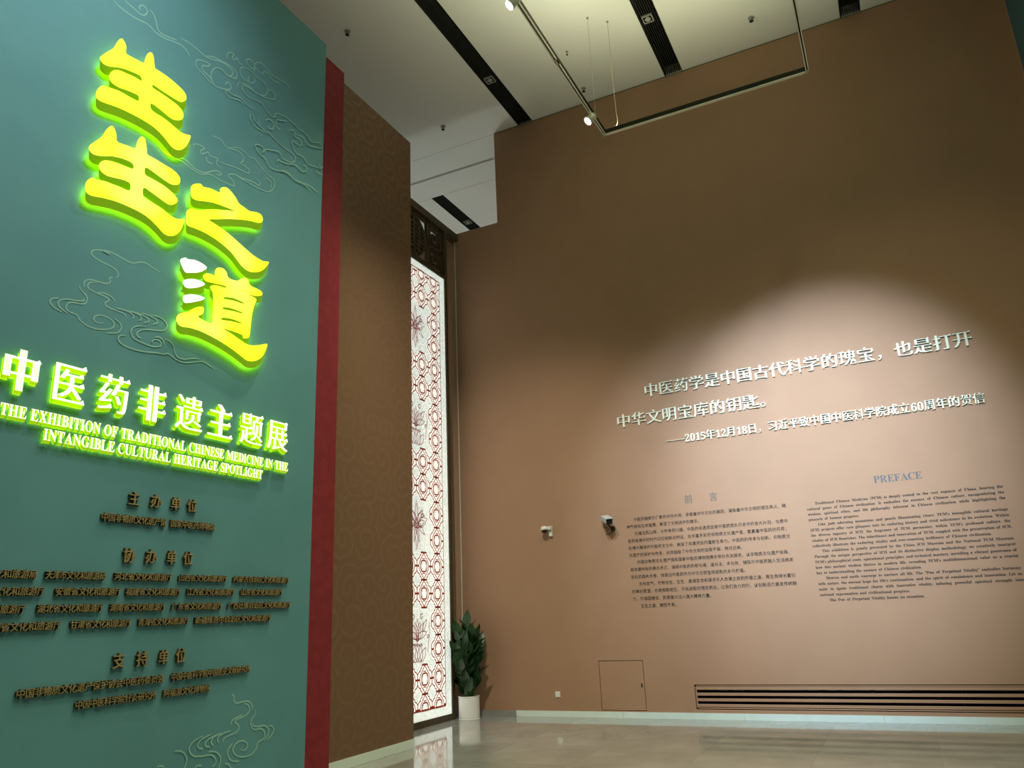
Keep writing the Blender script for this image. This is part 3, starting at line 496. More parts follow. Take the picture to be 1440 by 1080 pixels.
# ---- the four big illuminated characters
HX, HZ, GAP = .046, -.05, .045        # the returns run back and down to the wall
def big_sign(name, loops_list, label, mats):
    ys = [p[0] for lp in loops_list for p in lp[0]]; zs = [p[1] for lp in loops_list for p in lp[0]]
    t = thing(name, (XT, sum(ys)/len(ys), min(zs)), label, 'sign')
    line = MB()
    for li, loops in enumerate(loops_list):
        sm = []
        for i, l in enumerate(loops):
            s = smooth_line(l, 3, True)
            a = sum(s[k][0]*s[(k+1) % len(s)][1]-s[(k+1) % len(s)][0]*s[k][1] for k in range(len(s)))
            if (a > 0) != (i == 0): s.reverse()
            sm.append(s)
        g = fill_loops(sm); flat = [(p[0], p[1]) for p in g.v]; tri = g.f
        child(mesh_obj('sign_face', [(XT+.10, y, z) for y, z in flat], tri, 'face_white' if mats[li] else 'face'), t)
        child(mesh_obj('bloom_plate', [(XT+GAP, y+HX, z+HZ) for y, z in flat], [tuple(reversed(q)) for q in tri], 'halo'), t)  # added glowing plate that makes the bloom on the panel
        ret = MB()
        for s in sm:
            n = len(s); ret.add([(XT+.10, y, z) for y, z in s]+[(XT+GAP, y+HX, z+HZ) for y, z in s], [(k, k+n, (k+1) % n+n, (k+1) % n) for k in range(n)])
        child(ret.build('sign_return', 'ret'), t)
        s = sm[0]; n = len(s); run = []; lines_ = []
        for k in range(n):                     # the fine seam between face and rim along the lower edges
            a, b = s[k-1], s[(k+1) % n]; dx, dy = b[0]-a[0], b[1]-a[1]; l = math.hypot(dx, dy) or 1
            nx, ny = -dy/l, dx/l               # inward for a counter-clockwise loop
            if ny > .35 and mats[li] == 0: run.append((s[k][0]+nx*.022, s[k][1]+ny*.022))
            else:
                if len(run) > 6: ribbon(line, run, .007, XT+.1015)
                run = []
        if len(run) > 6: ribbon(line, run, .007, XT+.1015)
    if line.v: tag(child(line.build('face_seam', 'face_line'), t), kind='stuff')
    for lp in loops_list:
        p = lp[0][len(lp[0])//2]; q = lp[0][0]
        for (y, z) in (p, q):
            cy, cz = sum(k[0] for k in lp[0])/len(lp[0]), sum(k[1] for k in lp[0])/len(lp[0])
            y2, z2 = cy*.3+y*.7+HX, cz*.3+z*.7+HZ; child(MB().box(XT, XT+GAP+.001, y2-.008, y2+.008, z2-.008, z2+.008).build('standoff_pin', 'grey'), t)
    return t
big_sign('illuminated_character', [BIG['S1']], 'large glowing yellow character 生 at the very top of the teal panel', [0])
big_sign('illuminated_character', [BIG['S2']], 'large glowing yellow character 生 just below the topmost one', [0])
big_sign('illuminated_character', [BIG['Z']], 'large glowing yellow character 之 with pale white hot upper strokes', [0])
big_sign('illuminated_character', [BIG['DM'], BIG['D1'], BIG['D2'], BIG['D3']], 'large glowing character 道 with three white dots, lowest of the big four', [0, 1, 1, 1])

# ---- subtitle: eight small illuminated characters
POS = {'中': (3.198, 3.47), '医': (3.585, 3.851), '药': (3.967, 4.244), '非': (4.342, 4.621), '遗': (4.727, 5.036), '主': (5.101, 5.406), '题': (5.503, 5.809), '展': (5.873, 6.175)}
FAT = {'中': .065, '医': .036, '药': .032, '非': .052, '遗': .026, '主': .05, '题': .024, '展': .03}
def raised(shape, to3, name, parent, fr, bk, mats, slant=0.0):
    def t3(x, y, d): p = to3(x, y, d); k = (fr-d)/max(fr-bk, 1e-6); return (p[0], p[1], p[2]-slant*k)
    vs, fs, ms = extrude2(shape, t3, fr, bk)
    if to3 is on_back: fs = [tuple(reversed(f)) for f in fs] if False else fs
    o = mesh_obj(name, vs, fs, mats, None, ms); child(o, parent); return o
for i, c in enumerate(SUB):
    g = songti(c, HO, FAT[c]); x0, x1, y0, y1 = g.bounds(); a, b = POS[c]
    g = g.moved((b-a)/(x1-x0), .315/(y1-y0), a-x0*(b-a)/(x1-x0), 3.314-y0*.315/(y1-y0))
    nth = ['first', 'second', 'third', 'fourth', 'fifth', 'sixth', 'seventh', 'last'][i]
    t = thing('subtitle_character', (XT, a, 3.314), 'white glowing character %s with lime edges, %s in the subtitle row' % (c, nth), 'sign', 'subtitle characters on the teal panel')
    fo = mesh_obj('sign_face', [on_left(p[0], p[1], .06+p[2]*LAY) for p in g.v], g.f, 'face_small'); child(fo, t)
    n = len(g.v); ed = g.edges()
    # the return follows a slightly fatter outline, as the lime rim around the face
    vs = [on_left(p[0], p[1], .059) for p in g.v]+[on_left(p[0]+.012, p[1]-.022, .02) for p in g.v]
    child(mesh_obj('sign_return', vs, [(b_, a_, a_+n, b_+n) for a_, b_ in ed], 'ret_small'), t)
    child(mesh_obj('bloom_plate', [on_left(p[0]+.012, p[1]-.022, .018-p[2]*LAY) for p in g.v], [tuple(reversed(f)) for f in g.f], 'halo_small'), t)  # added plate, glows onto the panel in place of bloom
    for q in (g.f[0], g.f[len(g.f)//2]):
        y = sum(g.v[k][0] for k in q)/len(q)+.012; z = sum(g.v[k][1] for k in q)/len(q)-.022
        child(MB().box(XT, XT+.02, y-.004, y+.004, z-.004, z+.004).build('standoff_pin', 'grey'), t)
def line_of_letters(text, a, b, zb, zt, label, name):
    t = thing(name, (XT, a, zb), label, 'sign')
    # natural layout
    x = 0; lay = []
    for c in text:
        if c == ' ': x += .28; continue
        g = GL[(bold(c), 0)]; x0, x1, y0, y1 = g.bounds(); lay.append((g, x-x0, x)); x += x1-x0+.045
    L = x-.045; y0 = GL[(bold('H'), 0)].bounds(); cap = y0[3]; sx = (b-a)/L; sy = (zt-zb)/cap
    for g, off, xx in lay:
        s = g.moved(sx, sy, a+off*sx, zb)
        x0, x1, _, _ = s.bounds()
        vs, fs, ms = extrude2(s, on_left, .05, .02)
        n = len(s.v); vs = [p if k < n else (p[0], p[1]+.010, p[2]-.018) for k, p in enumerate(vs)]
        # added lime plate, its glow stands in for bloom around the letter
        base = len(vs); vs += [(XT+.019, p[1], p[2]) for p in vs[n:2*n]]
        for f in s.f: fs.append(tuple(base+k for k in reversed(f))); ms.append(2)
        child(mesh_obj('letter', vs, fs, ['face_small', 'ret_small', 'halo_small'], None, ms), t)
    return t
line_of_letters(EN1, 3.225, 6.207, 3.117, 3.205, 'upper of the two lines of small glowing white capitals, starting THE EXHIBITION', 'illuminated_lettering')
line_of_letters(EN2, 3.565, 5.845, 2.99, 3.076, 'lower, shorter line of small glowing white capitals, starting INTANGIBLE CULTURAL', 'illuminated_lettering')

# ---- organisers: raised dull gold characters
for lab, phrases, zb, hh in ORG:
    head = lab.startswith('dull')
    t = thing('raised_lettering', (XT, phrases[0][1], zb), lab, 'lettering')
    for txt, a, b in phrases:
        pitch = (b-a)/len(txt)
        for i, c in enumerate(txt):
            g = songti(c, 0, .014 if not head else .022, 0); sx = pitch*(1.03 if not head else 1.0); sy = hh/.92
            s = g.moved(sx, sy, a+i*pitch, zb+.085*sy)
            raised(s, on_left, 'character', t, .026, 0, ['gold', 'gold_side'], slant=.004)

# ---- back wall quotation: raised white acrylic characters
def advance(c):
    if c.isdigit(): return .56
    return 1.0
def quote_line(txt, a, b, zb, label, em):
    tot = sum(advance(c) for c in txt); sx = (b-a)/tot
    t = thing('raised_lettering', (a, D, zb), label, 'lettering'); x = a
    for c in txt:
        if c.isdigit(): g = GL[(bold(c), 0)]
        elif c in '，。': g = songti(c, HO, .012, 0)
        elif c == '—': g = GL[(c, HO)]
        else: g = songti(c, HO, .037 if c in '中古代是也打开日月文年平学国成立的习' else .026, .055)
        sy = em; s = g.moved(sx*(1.0 if not c.isdigit() else .98), sy, x+(.0 if not c.isdigit() else .02*sx), zb+(.085 if not c.isdigit() else .06)*sy)
        # text read on this wall runs +x with +z up, facing -y
        vs, fs, ms = extrude2(s, on_back, .02, .001)
        child(mesh_obj('character', vs, fs, ['quote', 'quote'], None, ms), t); x += advance(c)*sx
    return t
quote_line(Q1, -3.365, 1.372, 4.885, 'top line of the raised white quotation on the brown wall', .245)
quote_line(Q2, -3.875, -1.315, 4.437, 'second, shorter line of large raised white characters on the brown wall', .245)
quote_line(Q3, -3.075, 1.365, 4.058, 'smaller third line of raised white characters, starting with a long dash and 2015', .165)

# ---- preface: flat print on the wall
def flat_text(shapes, name, m, parent, d=.0012):
    vs = []; fs = []
    for s in shapes:
        b = len(vs); vs += [on_back(p[0], p[1], d+p[2]*LAY) for p in s.v]; fs += [tuple(i+b for i in f) for f in s.f]
    o = mesh_obj(name, vs, fs, m); child(o, parent)
    if name == 'text_line': tag(o, kind='stuff')
    return o
t = thing('preface_heading', (-2.84, D, 3.10), 'grey printed Chinese heading 前言 above the left preface text', 'lettering')
for c, x in (('前', -2.888), ('言', -2.505)):
    g = songti(c, HO, .02, .04); flat_text([g.moved(.135, .15, x, 3.112)], 'character', 'inkhead', t)
t = thing('preface_text', (-3.84, D, 1.59), 'left block of small dark Chinese preface text on the brown wall', 'text', 'preface texts on the back wall')
tag(t, 'left block of small dark Chinese text printed under 前言'); 
PL, PR = -3.848, -1.40
for i, l in enumerate(CN):
    z = 2.905-.1103*i; n = len(l); full = n > 37
    p = (PR-PL)/n if full else .0597
    sh = []
    for k, c in enumerate(l):
        if c == '　': continue
        g = songti(c, 0, .012, 0); sh.append(g.moved(min(p, .061)*.98, .062, PL+k*p, z+.004))
    flat_text(sh, 'text_line', 'ink', t)
t = thing('preface_heading', (-.182, D, 3.13), 'grey printed capitals PREFACE above the right text block', 'lettering')
g = GL[(bold('PREFACE'), 0)]; x0, x1, y0, y1 = g.bounds()
isl = {}
def islands(sh):
    par = list(range(len(sh.v)))
    def fd(i):
        while par[i] != i: par[i] = par[par[i]]; i = par[i]
        return i
    for f in sh.f:
        for q in f[1:]: par[fd(f[0])] = fd(q)
    gr = {}
    for f in sh.f: gr.setdefault(fd(f[0]), []).append(f)
    out = []
    for fs in gr.values():
        ids = sorted({i for f in fs for i in f}); mp = {a: b for b, a in enumerate(ids)}
        out.append(Shape2([sh.v[i] for i in ids], [tuple(mp[i] for i in f) for f in fs]))
    return sorted(out, key=lambda s: s.bounds()[0])
ls = islands(g); tw = sum(s.bounds()[1]-s.bounds()[0] for s in ls); kx = .135; gap = (.611-tw*kx)/(len(ls)-1); x = -.182
for s in ls:
    b = s.bounds(); flat_text([s.moved(kx, .145, x-b[0]*kx, 3.128)], 'letter', 'inkhead', t); x += (b[1]-b[0])*kx+gap
t = thing('preface_text', (-1.118, D, 1.57), 'right block of small dark English text printed under PREFACE', 'text', 'preface texts on the back wall')
EL, ER = -1.118, 1.342
lines = []; size = 1
for l in EN:
    ind = '>' in l[:2]; just = not l.startswith('.'); ws = [GL[(bold(wd), 0)] for wd in l.lstrip('>.').split(' ')]
    wid = [s.bounds()[1]-s.bounds()[0] for s in ws]; avail = ER-EL-(.118 if ind else 0)
    lines.append((ind, just, ws, wid, avail))
    if just or True: size = min(size, avail/(sum(wid)+.34*(len(ws)-1)))
for i, (ind, just, ws, wid, avail) in enumerate(lines):
    z = 2.905-.0747*i; x = EL+(.118 if ind else 0); sz = size*.985
    gp = (avail-sum(wid)*sz)/(len(ws)-1) if just else .48*sz
    sh = []
    for s, wd_ in zip(ws, wid):
        q = s.moved(sz, max(sz, .054), x-s.bounds()[0]*sz, z); sh.append(q.join(q.moved(1, 1, .0022, 0, 1))); x += wd_*sz+gp
    flat_text(sh, 'text_line', 'ink', t)

# ================================================================== LIGHT BOX SCREEN
def lightbox():
    t = thing('lightbox_screen', (XL, 10.5, 0), 'tall dark framed screen with a backlit white panel of red lattice and lotus drawings', 'screen')
    Y0, Y1, Z0, Z1 = 9.62, 11.505, .095, 7.62
    fr = MB()
    for nm, a in (('post', (XL-.12, XL, Y1, Y1+.09, 0, 8.62)), ('post', (XL-.12, XL, Y0-.09, Y0, 0, 8.62)), ('bottom_rail', (XL-.12, XL, Y0, Y1, 0, Z0)),
                  ('middle_rail', (XL-.12, XL, Y0, Y1, Z1, Z1+.075)), ('top_beam', (XL-.14, XL+.01, Y0-.09, D, 8.62, 8.76))):
        child(MB().box(*a).build(nm, 'wood'), t)
    child(MB().box(XL-.1, XL-.02, Y0, Y1, Z0, Z1).build('backlit_panel', 'panel'), t)
    BY0, BY1, BZ0, BZ1 = 9.705, 11.325, .235, 7.485
    cw, ch = .405, .4218; yc = 10.515
    col_of = [yc+1.5*cw, yc+.5*cw, yc-.5*cw, yc-1.5*cw]
    def lotus_row(k): return k in (1, 2, 5, 6, 9, 10, 13, 14)
    X0 = XL-.0185; X1 = XL-.017; X2 = XL-.0155
    red = MB(); thin = MB(); wp_ = MB()
    def line(pts, w_, m=red): 
        pts = [(min(max(a, BY0), BY1), min(max(b, BZ0), BZ1)) for a, b in pts]
        q = [pts[0]]
        for p in pts[1:]:
            if abs(p[0]-q[-1][0])+abs(p[1]-q[-1][1]) > 1e-5: q.append(p)
        if len(q) > 1: ribbon(m, q, w_, X1 if m is red else X2, taper=False)
    def cell(cy, cz, full_top=True):
        hw, hh = cw/2, ch/2
        # warm backing inside the octagon
        oc = [(-.075, hh), (.075, hh), (hw, .10), (hw, -.10), (.075, -hh), (-.075, -hh), (-hw, -.10), (-hw, .10)]
        pts = [(min(max(cy+a, BY0), BY1), min(max(cz+b, BZ0), BZ1)) for a, b in oc]
        wp_.add([(X0, a, b) for a, b in pts], [tuple(range(7, -1, -1))])
        for sy in (1, -1):
            line([(cy-.08, cz+sy*hh), (cy+.08, cz+sy*hh)], .03)
            for sx in (1, -1):
                line([(cy+sx*.075, cz+sy*hh), (cy+sx*.085, cz+sy*(hh-.04)), (cy+sx*.115, cz+sy*(hh-.05)), (cy+sx*.125, cz+sy*(hh-.085)), (cy+sx*.165, cz+sy*(hh-.10)), (cy+sx*hw, cz+sy*.075), (cy+sx*hw, cz)], .020)
        for sx in (1, -1): line([(cy+sx*hw, cz), (cy+sx*.145, cz)], .030)
        # ring of eight lobes
        ring = []
        for k in range(49):
            a = 2*math.pi*k/48; r = .082+.014*abs(math.sin(2*a)); ring.append((cy+r*1.05*math.sin(a), cz+r*math.cos(a)))
        line(ring, .024)
        for sy in (1, -1):
            line([(cy, cz+sy*.20), (cy-.03, cz+sy*.165), (cy-.07, cz+sy*.125), (cy-.125, cz+sy*.06), (cy-.145, cz)], .018)
            line([(cy, cz+sy*.20), (cy+.03, cz+sy*.165), (cy+.07, cz+sy*.125), (cy+.125, cz+sy*.06), (cy+.145, cz)], .018)
            line([(cy-.04, cz+sy*.125), (cy-.02, cz+sy*.108), (cy, cz+sy*.115), (cy+.02, cz+sy*.108), (cy+.04, cz+sy*.125)], .017)
            line([(cy, cz+sy*.20), (cy, cz+sy*.21)], .012)
            for sx in (1, -1): line([(cy+sx*.05, cz+sy*.02), (cy+sx*.062, cz+sy*.045), (cy+sx*.045, cz+sy*.06)], .013)
    for k in range(-1, 17):
        cz = .677+ch*k
        for ci, cy in enumerate(col_of):
            if ci in (1, 2) and lotus_row(k): continue
            cell(cy, cz)
    # border
    for a, b, c_, d_ in ((BY0, BY1, BZ0-.012, BZ0+.008), (BY0, BY1, BZ1-.006, BZ1+.008)): red.add([(X1+.0005, a, c_), (X1+.0005, b, c_), (X1+.0005, b, d_), (X1+.0005, a, d_)], [(0, 1, 2, 3)])
    for y in (BY0, BY1): red.add([(X1+.0005, y-.006, BZ0), (X1+.0005, y+.006, BZ0), (X1+.0005, y+.006, BZ1), (X1+.0005, y-.006, BZ1)], [(0, 1, 2, 3)])
    def petal(cy, cz, ang, L, W, off=0, curl=0.0, wd=.0115):
        pts = []
        ca, sa = math.cos(ang), math.sin(ang)
        for k in range(21):
            u = k/20; 
            s = 1 if u <= .5 else -1; v = u*2 if u <= .5 else (1-u)*2
            wv = W*math.sin(math.pi*min(1, v)**.8)**1.0*s if 0 < v < 1 else 0
            l = off+L*v; cx = wv+curl*v*v
            pts.append((cy+l*sa+cx*ca, cz+l*ca-cx*sa))
        line(pts, wd, thin)
    def spiral(cy, cz, r, t0, turns, sgn):
        line([(cy+sgn*r*(1-k/16)*math.cos(t0+turns*2*math.pi*k/16), cz+r*(1-k/16)*math.sin(t0+turns*2*math.pi*k/16)) for k in range(15)], .015, thin)
    for k0, kind in ((1.5, 'B'), (5.5, 'A'), (9.5, 'B'), (13.5, 'A')):
        cz = .677+ch*k0; cy = yc
        if kind == 'A':
            for L, W, off, ww in ((.40, .05, 0, .010), (.30, .024, .05, .007)): petal(cy, cz, 0, L, W, off, 0, ww); petal(cy, cz, math.pi, L, W, off, 0, ww)
            for s in (1, -1):
                petal(cy, cz, s*.42, .27, .045, .02, s*.05); petal(cy, cz, math.pi-s*.3, .27, .03, .02)
                petal(cy, cz, s*1.25, .30, .075, .03, -s*.02); petal(cy, cz, s*1.25, .2, .045, .05); petal(cy, cz, s*1.9, .25, .035, .03, s*.06)
                petal(cy, cz+.03, s*.85, .26, .05, .03, -s*.05)
                spiral(cy+s*.16, cz+.15, .05, 0, 1.3, s); spiral(cy+s*.22, cz+.17, .03, 2, 1, s)
                line([(cy+s*.02, cz-.01), (cy+s*.07, cz+.03), (cy+s*.12, cz+.02), (cy+s*.14, cz-.02), (cy+s*.1, cz-.05)], .016, thin)
            line([(cy-.1, cz-.02), (cy, cz-.05), (cy+.1, cz-.02)], .018, thin)
        else:
            for s in (1, -1):
                petal(cy, cz-.08, s*.25, .3, .06, .0); petal(cy, cz-.05, s*.75, .3, .065, .0, -s*.04); petal(cy, cz-.02, s*1.3, .28, .05, .0)
                petal(cy+s*.16, cz+.06, s*.2, .2, .04, 0, s*.07); spiral(cy+s*.12, cz+.28, .05, 1, 1.2, s); spiral(cy+s*.30, cz-.02, .035, 0, 1.2, s)
                line([(cy+s*.33, cz+.2), (cy+s*.35, cz+.05), (cy+s*.31, cz-.12), (cy+s*.29, cz-.25)], .013, thin)
                petal(cy+s*.06, cz-.38, s*.12, .24, .075, 0); petal(cy+s*.1, cz-.37, s*.5, .24, .06, 0, s*.03)
                line([(cy+s*.0, cz-.1), (cy+s*.05, cz-.14), (cy+s*.1, cz-.11), (cy+s*.13, cz-.15)], .015, thin)
            petal(cy, cz-.08, 0, .34, .05, 0); petal(cy, cz-.38, 0, .25, .06, 0)
            for k in range(5): spiral(cy-.12+.06*k, cz-.13, .02, k, 1, 1)
    child(wp_.build('lattice_paper', 'panel_warm'), t)
    tag(child(red.build('red_lattice', 'redline'), t), kind='stuff'); tag(child(thin.build('lotus_drawing', 'redline'), t), kind='stuff')
    # carved transom
    zt0, zt1 = Z1+.075, 8.62; zm = 8.135
    xa, xb = XL-.09, XL-.03
    cy = 10.52; R_ = .40
    m = MB(); n = 40; vs = []
    for k in range(n):
        a = 2*math.pi*k/n
        for (r, x) in ((R_, xb), (R_-.06, xb), (R_-.06, xa), (R_, xa)): vs.append((x, cy+r*math.sin(a), zm+r*math.cos(a)))
    m.add(vs, [(4*k+j, 4*k+(j+1) % 4, 4*((k+1) % n)+(j+1) % 4, 4*((k+1) % n)+j) for k in range(n) for j in range(4)])
    for y in (-.16, 0, .16): m.box(xa, xb, cy+y-.025, cy+y+.025, zm-math.sqrt((R_-.03)**2-y*y), zm+math.sqrt((R_-.03)**2-y*y))
    for z in (-.24, -.16, -.08, 0, .08, .16, .24): 
        h = math.sqrt((R_-.03)**2-z*z); m.box(xa+.005, xb-.005, cy-h, cy+h, zm+z-.018, zm+z+.018)
    child(m.build('round_medallion', 'wood'), t)
    fr = MB(); fr.box(xa, xb, Y0, Y1, zt1-.07, zt1); fr.box(xa, xb, Y0, Y1, zt0, zt0+.05)
    for y in (cy-R_-.09, cy+R_+.04, Y1-.09, Y0+.03): fr.box(xa, xb, y, y+.06, zt0, zt1)
    fr.box(xa, xb, cy+R_+.05, Y1, zm-.03, zm+.03); fr.box(xa, xb, Y0, cy-R_-.05, zm-.03, zm+.03)
    fr.box(xa, xb, cy-.02, cy+.02, zm+R_-.02, zt1); fr.box(xa, xb, cy-.02, cy+.02, zt0, zm-R_+.02)
    child(fr.build('transom_frame', 'wood'), t)
    ft = MB()
    def fret(ya, yb, za, zb_):
        b = .042
        def hb(y0, y1, z): ft.box(xa+.006, xb-.006, min(y0, y1), max(y0, y1), z-b/2, z+b/2)
        def vb(y, z0, z1): ft.box(xa+.006, xb-.006, y-b/2, y+b/2, min(z0, z1), max(z0, z1))
        w_, h_ = yb-ya, zb_-za
        vb(ya+.14*w_, za+.1*h_, zb_-.1*h_); hb(ya+.14*w_, yb-.1*w_, zb_-.12*h_); vb(yb-.12*w_, za+.15*h_, zb_-.12*h_)
        hb(ya+.36*w_, yb-.1*w_, za+.17*h_); vb(ya+.38*w_, za+.15*h_, zb_-.36*h_); hb(ya+.38*w_, yb-.32*w_, zb_-.38*h_); vb(yb-.36*w_, za+.42*h_, zb_-.38*h_)
        hb(yb-.12*w_, yb+.0*w_, za+.5*h_); hb(ya, ya+.14*w_, za+.5*h_)
    for za, zb_ in ((zt0+.05, zm-.03), (zm+.03, zt1-.07)):
        fret(cy+R_+.10, Y1-.09, za, zb_); fret(Y0+.09, cy-R_-.09, za, zb_)
    tag(child(ft.build('fretwork', 'wood'), t), kind='stuff')
lightbox()

# ================================================================== POTTED PLANT
def plant():
    px, py = -6.585, 11.63
    t = thing('potted_plant', (px, py, 0), 'dark green leafy floor plant in a white cylinder pot in the corner', 'plant')
    child(MB().lathe([(.155, .0), (.168, .012), (.168, .315), (.172, .322), (.172, .334), (.155, .334), (.152, .29)], (px, py, .012), 40).build('pot', 'pot', smooth=False), t)
    child(MB().lathe([(.172, 0), (.176, .006), (.172, .014), (.16, .016)], (px, py, .0), 40).build('saucer', 'pot'), t)
    child(MB().lathe([(.151, .28), (.148, .305), (.05, .315)], (px, py, .012), 24).build('soil', 'soil'), t)
    rnd = random.Random(5)
    # one leaf mesh, shared
    vs = []; fs = []; N = 7
    for i in range(N+1):
        u = i/N; wv = math.sin(math.pi*min(u, .999)**.75)*.5*.62+.004; cz = .18*math.sin(u*2.2)
        for s, lift in ((-1, .10), (-.5, .03), (0, 0), (.5, .03), (1, .10)): vs.append((s*wv, u, -cz*u*.9+lift*wv*2))
    for i in range(N):
        for j in range(4): fs.append((i*5+j, i*5+j+1, (i+1)*5+j+1, (i+1)*5+j))
    leaf_me = None
    stems = [(.0, .0, 1.42, .03, 2.2), (.05, .03, 1.2, .08, .6), (-.05, .02, 1.18, .20, 3.3), (.02, -.05, 1.08, .12, -1.2), (-.03, -.04, 1.02, .18, 4.0), (.06, -.02, .95, .08, .1), (-.02, .05, 1.25, .12, 1.8), (.03, .06, 1.12, .18, 1.2), (-.04, -.05, 1.28, .10, 3.9), (.05, -.04, 1.25, .08, -.6), (.0, -.07, .80, .14, -1.8), (-.07, .0, .62, .17, 3.0), (.07, .01, .64, .12, .3)]
    for (ox, oy, ht, lean, az) in stems:
        pts = []
        for k in range(9):
            u = k/8; l = lean*u*u; pts.append(Vector((px+ox+l*math.cos(az), py+oy+l*math.sin(az), .31+(ht-.31)*u)))
        st = child(MB().tube(pts, [.016-.011*k/8 for k in range(9)], 7).build('stem', 'stem', smooth=True), t)
        nl = int(5+(ht-.5)*13)
        for k in range(nl):
            u = .22+.78*k/(nl-1); i = min(int(u*8), 7); p = pts[i].lerp(pts[i+1], u*8-i)
            d = (pts[i+1]-pts[i]).normalized()
            side = az+math.pi/2+(math.pi if k % 2 else 0)+rnd.uniform(-.7, .7)
            if k == nl-1: di = d
            else: di = (d*rnd.uniform(.75, 1.3)+Vector((math.cos(side), math.sin(side), 0))*rnd.uniform(.4, .7)).normalized()
            q = Vector((0, 1, 0)).rotation_difference(di).to_matrix().to_4x4() @ Matrix.Rotation(rnd.uniform(-1.2, 1.2), 4, 'Y')
            L = rnd.uniform(.19, .27)*(1.1-.2*abs(u-.6))
            if leaf_me is None:
                lf = mesh_obj('leaf', vs, fs, 'leaf', None, None, True); leaf_me = lf.data
            else: lf = bpy.data.objects.new('leaf', leaf_me); C.objects.link(lf)
            mw = Matrix.Translation(p) @ q @ Matrix.Diagonal((L, L, L, 1))
            lo = mw.translation + di*L
            if mw.translation.x+di.x*L < XL+.03 and mw.translation.y < 11.6: mw = Matrix.Translation(Vector((XL+.05-(mw.translation.x+di.x*L), 0, 0))) @ mw
            if (mw.translation+di*L).y > D-.03: mw = Matrix.Translation(Vector((0, D-.04-(mw.translation+di*L).y, 0))) @ mw
            lf.parent = st; lf.matrix_parent_inverse = Matrix.Translation(-Vector(t.location)) @ Matrix.Identity(4)
            lf.matrix_parent_inverse = Matrix.Identity(4); lf.matrix_basis = mw
plant()

# ================================================================== BACK WALL FITTINGS
# air grille
t = thing('air_grille', (-.4, D, VZ0), 'long brown wall grille with black gaps just above the skirting', 'grille')
g = MB(); dpt = .02
g.box(VX0+.012, VX1-.012, D-.002, D+.02, VZ1-.026, VZ1-.012); g.box(VX0+.012, VX1-.012, D-.002, D+.02, VZ0+.012, VZ0+.026)
g.box(VX0+.012, VX0+.03, D-.002, D+.02, VZ0+.012, VZ1-.012); g.box(VX1-.03, VX1-.012, D-.002, D+.02, VZ0+.012, VZ1-.012)
child(g.build('grille_frame', 'wall'), t)
child(MB().box(VX0, VX1, D+.24, D+.28, VZ0, VZ1).build('grille_back', 'black'), t)
child(MB().box(VX0, VX1, D+.03, D+.24, VZ0, VZ0+.004).box(VX0, VX1, D+.03, D+.24, VZ1-.004, VZ1).build('grille_liner', 'black'), t)
for zc in (.422, .343, .267, .191):
    child(MB().box(VX0+.03, VX1-.03, D-.004, D+.022, zc-.019, zc+.019).build('slat', 'wall', bevel=.003), t)
for x in (-1.302, .408): child(MB().box(x-.006, x+.006, D+.024, D+.05, VZ0+.026, VZ1-.026).build('mullion', 'rail_dark'), t)
for i, (a, b) in enumerate(((-2.72, -2.58), (-2.5, -2.35), (-1.98, -1.52), (-1.47, -1.33), (-1.22, -1.10), (-1.02, -.68), (-.62, -.18))):
    child(MB().box(a, b, D+.16, D+.2, .378, .397).build('duct', 'grey'), t)
# access door
t = MB().box(AX0+.009, AX1-.009, D+.001, D+.03, AZ0+.009, AZ1-.009).build('door_1', 'wall'); tag(t, kind='structure')
child(MB().box(AX0, AX1, D+.05, D+.06, AZ0, AZ1).build('door_backing', 'black'), t)
h = MB(); h.box(-3.828, -3.808, D-.003, D+.004, .435, .495); child(h.build('pull_slot', 'rail_dark'), t)
# outlet
t = thing('socket_plate', (-5.2, D, .285), 'small white socket plate low on the brown wall', 'socket')
child(MB().box(-5.243, -5.157, D-.012, D, .288, .374).build('plate', 'white', bevel=.004), t)
child(MB().box(-5.228, -5.172, D-.0135, D-.011, .303, .359).build('socket_insert', 'white', bevel=.002), t)
# white cord down the wall in the corner
t = MB(); t.tube([(-6.875, D-.008, 8.73), (-6.88, D-.008, 6), (-6.885, D-.008, 3.2), (-6.895, D-.008, 1.5), (-6.88, D-.01, .5), (-6.86, D-.02, .1)], .009, 6)
tag(t.build('wall_cord', 'cord'), 'thin pale cord hanging straight down the brown wall behind the plant', 'cord')
# dome camera
t = thing('dome_camera', (-5.17, D, 2.82), 'white dome security camera on a wall bracket, left of the other camera', 'camera')
child(MB().box(-5.185, -5.125, D-.05, D, 2.78, 2.945).build('wall_bracket', 'white', bevel=.006), t)
child(MB().box(-5.22, -5.13, D-.10, D-.04, 2.885, 2.94).build('bracket_arm', 'white', bevel=.008), t)
child(MB().lathe([(.01, .065), (.035, .062), (.056, .045), (.062, .018), (.062, 0), (.05, -.004)], (-5.235, D-.11, 2.885), 28).build('housing', 'white', smooth=True), t)
child(MB().lathe([(.05, 0), (.047, -.02), (.036, -.04), (.018, -.05), (.004, -.052)], (-5.235, D-.11, 2.883), 28).build('dome', 'glassblack', smooth=True), t)
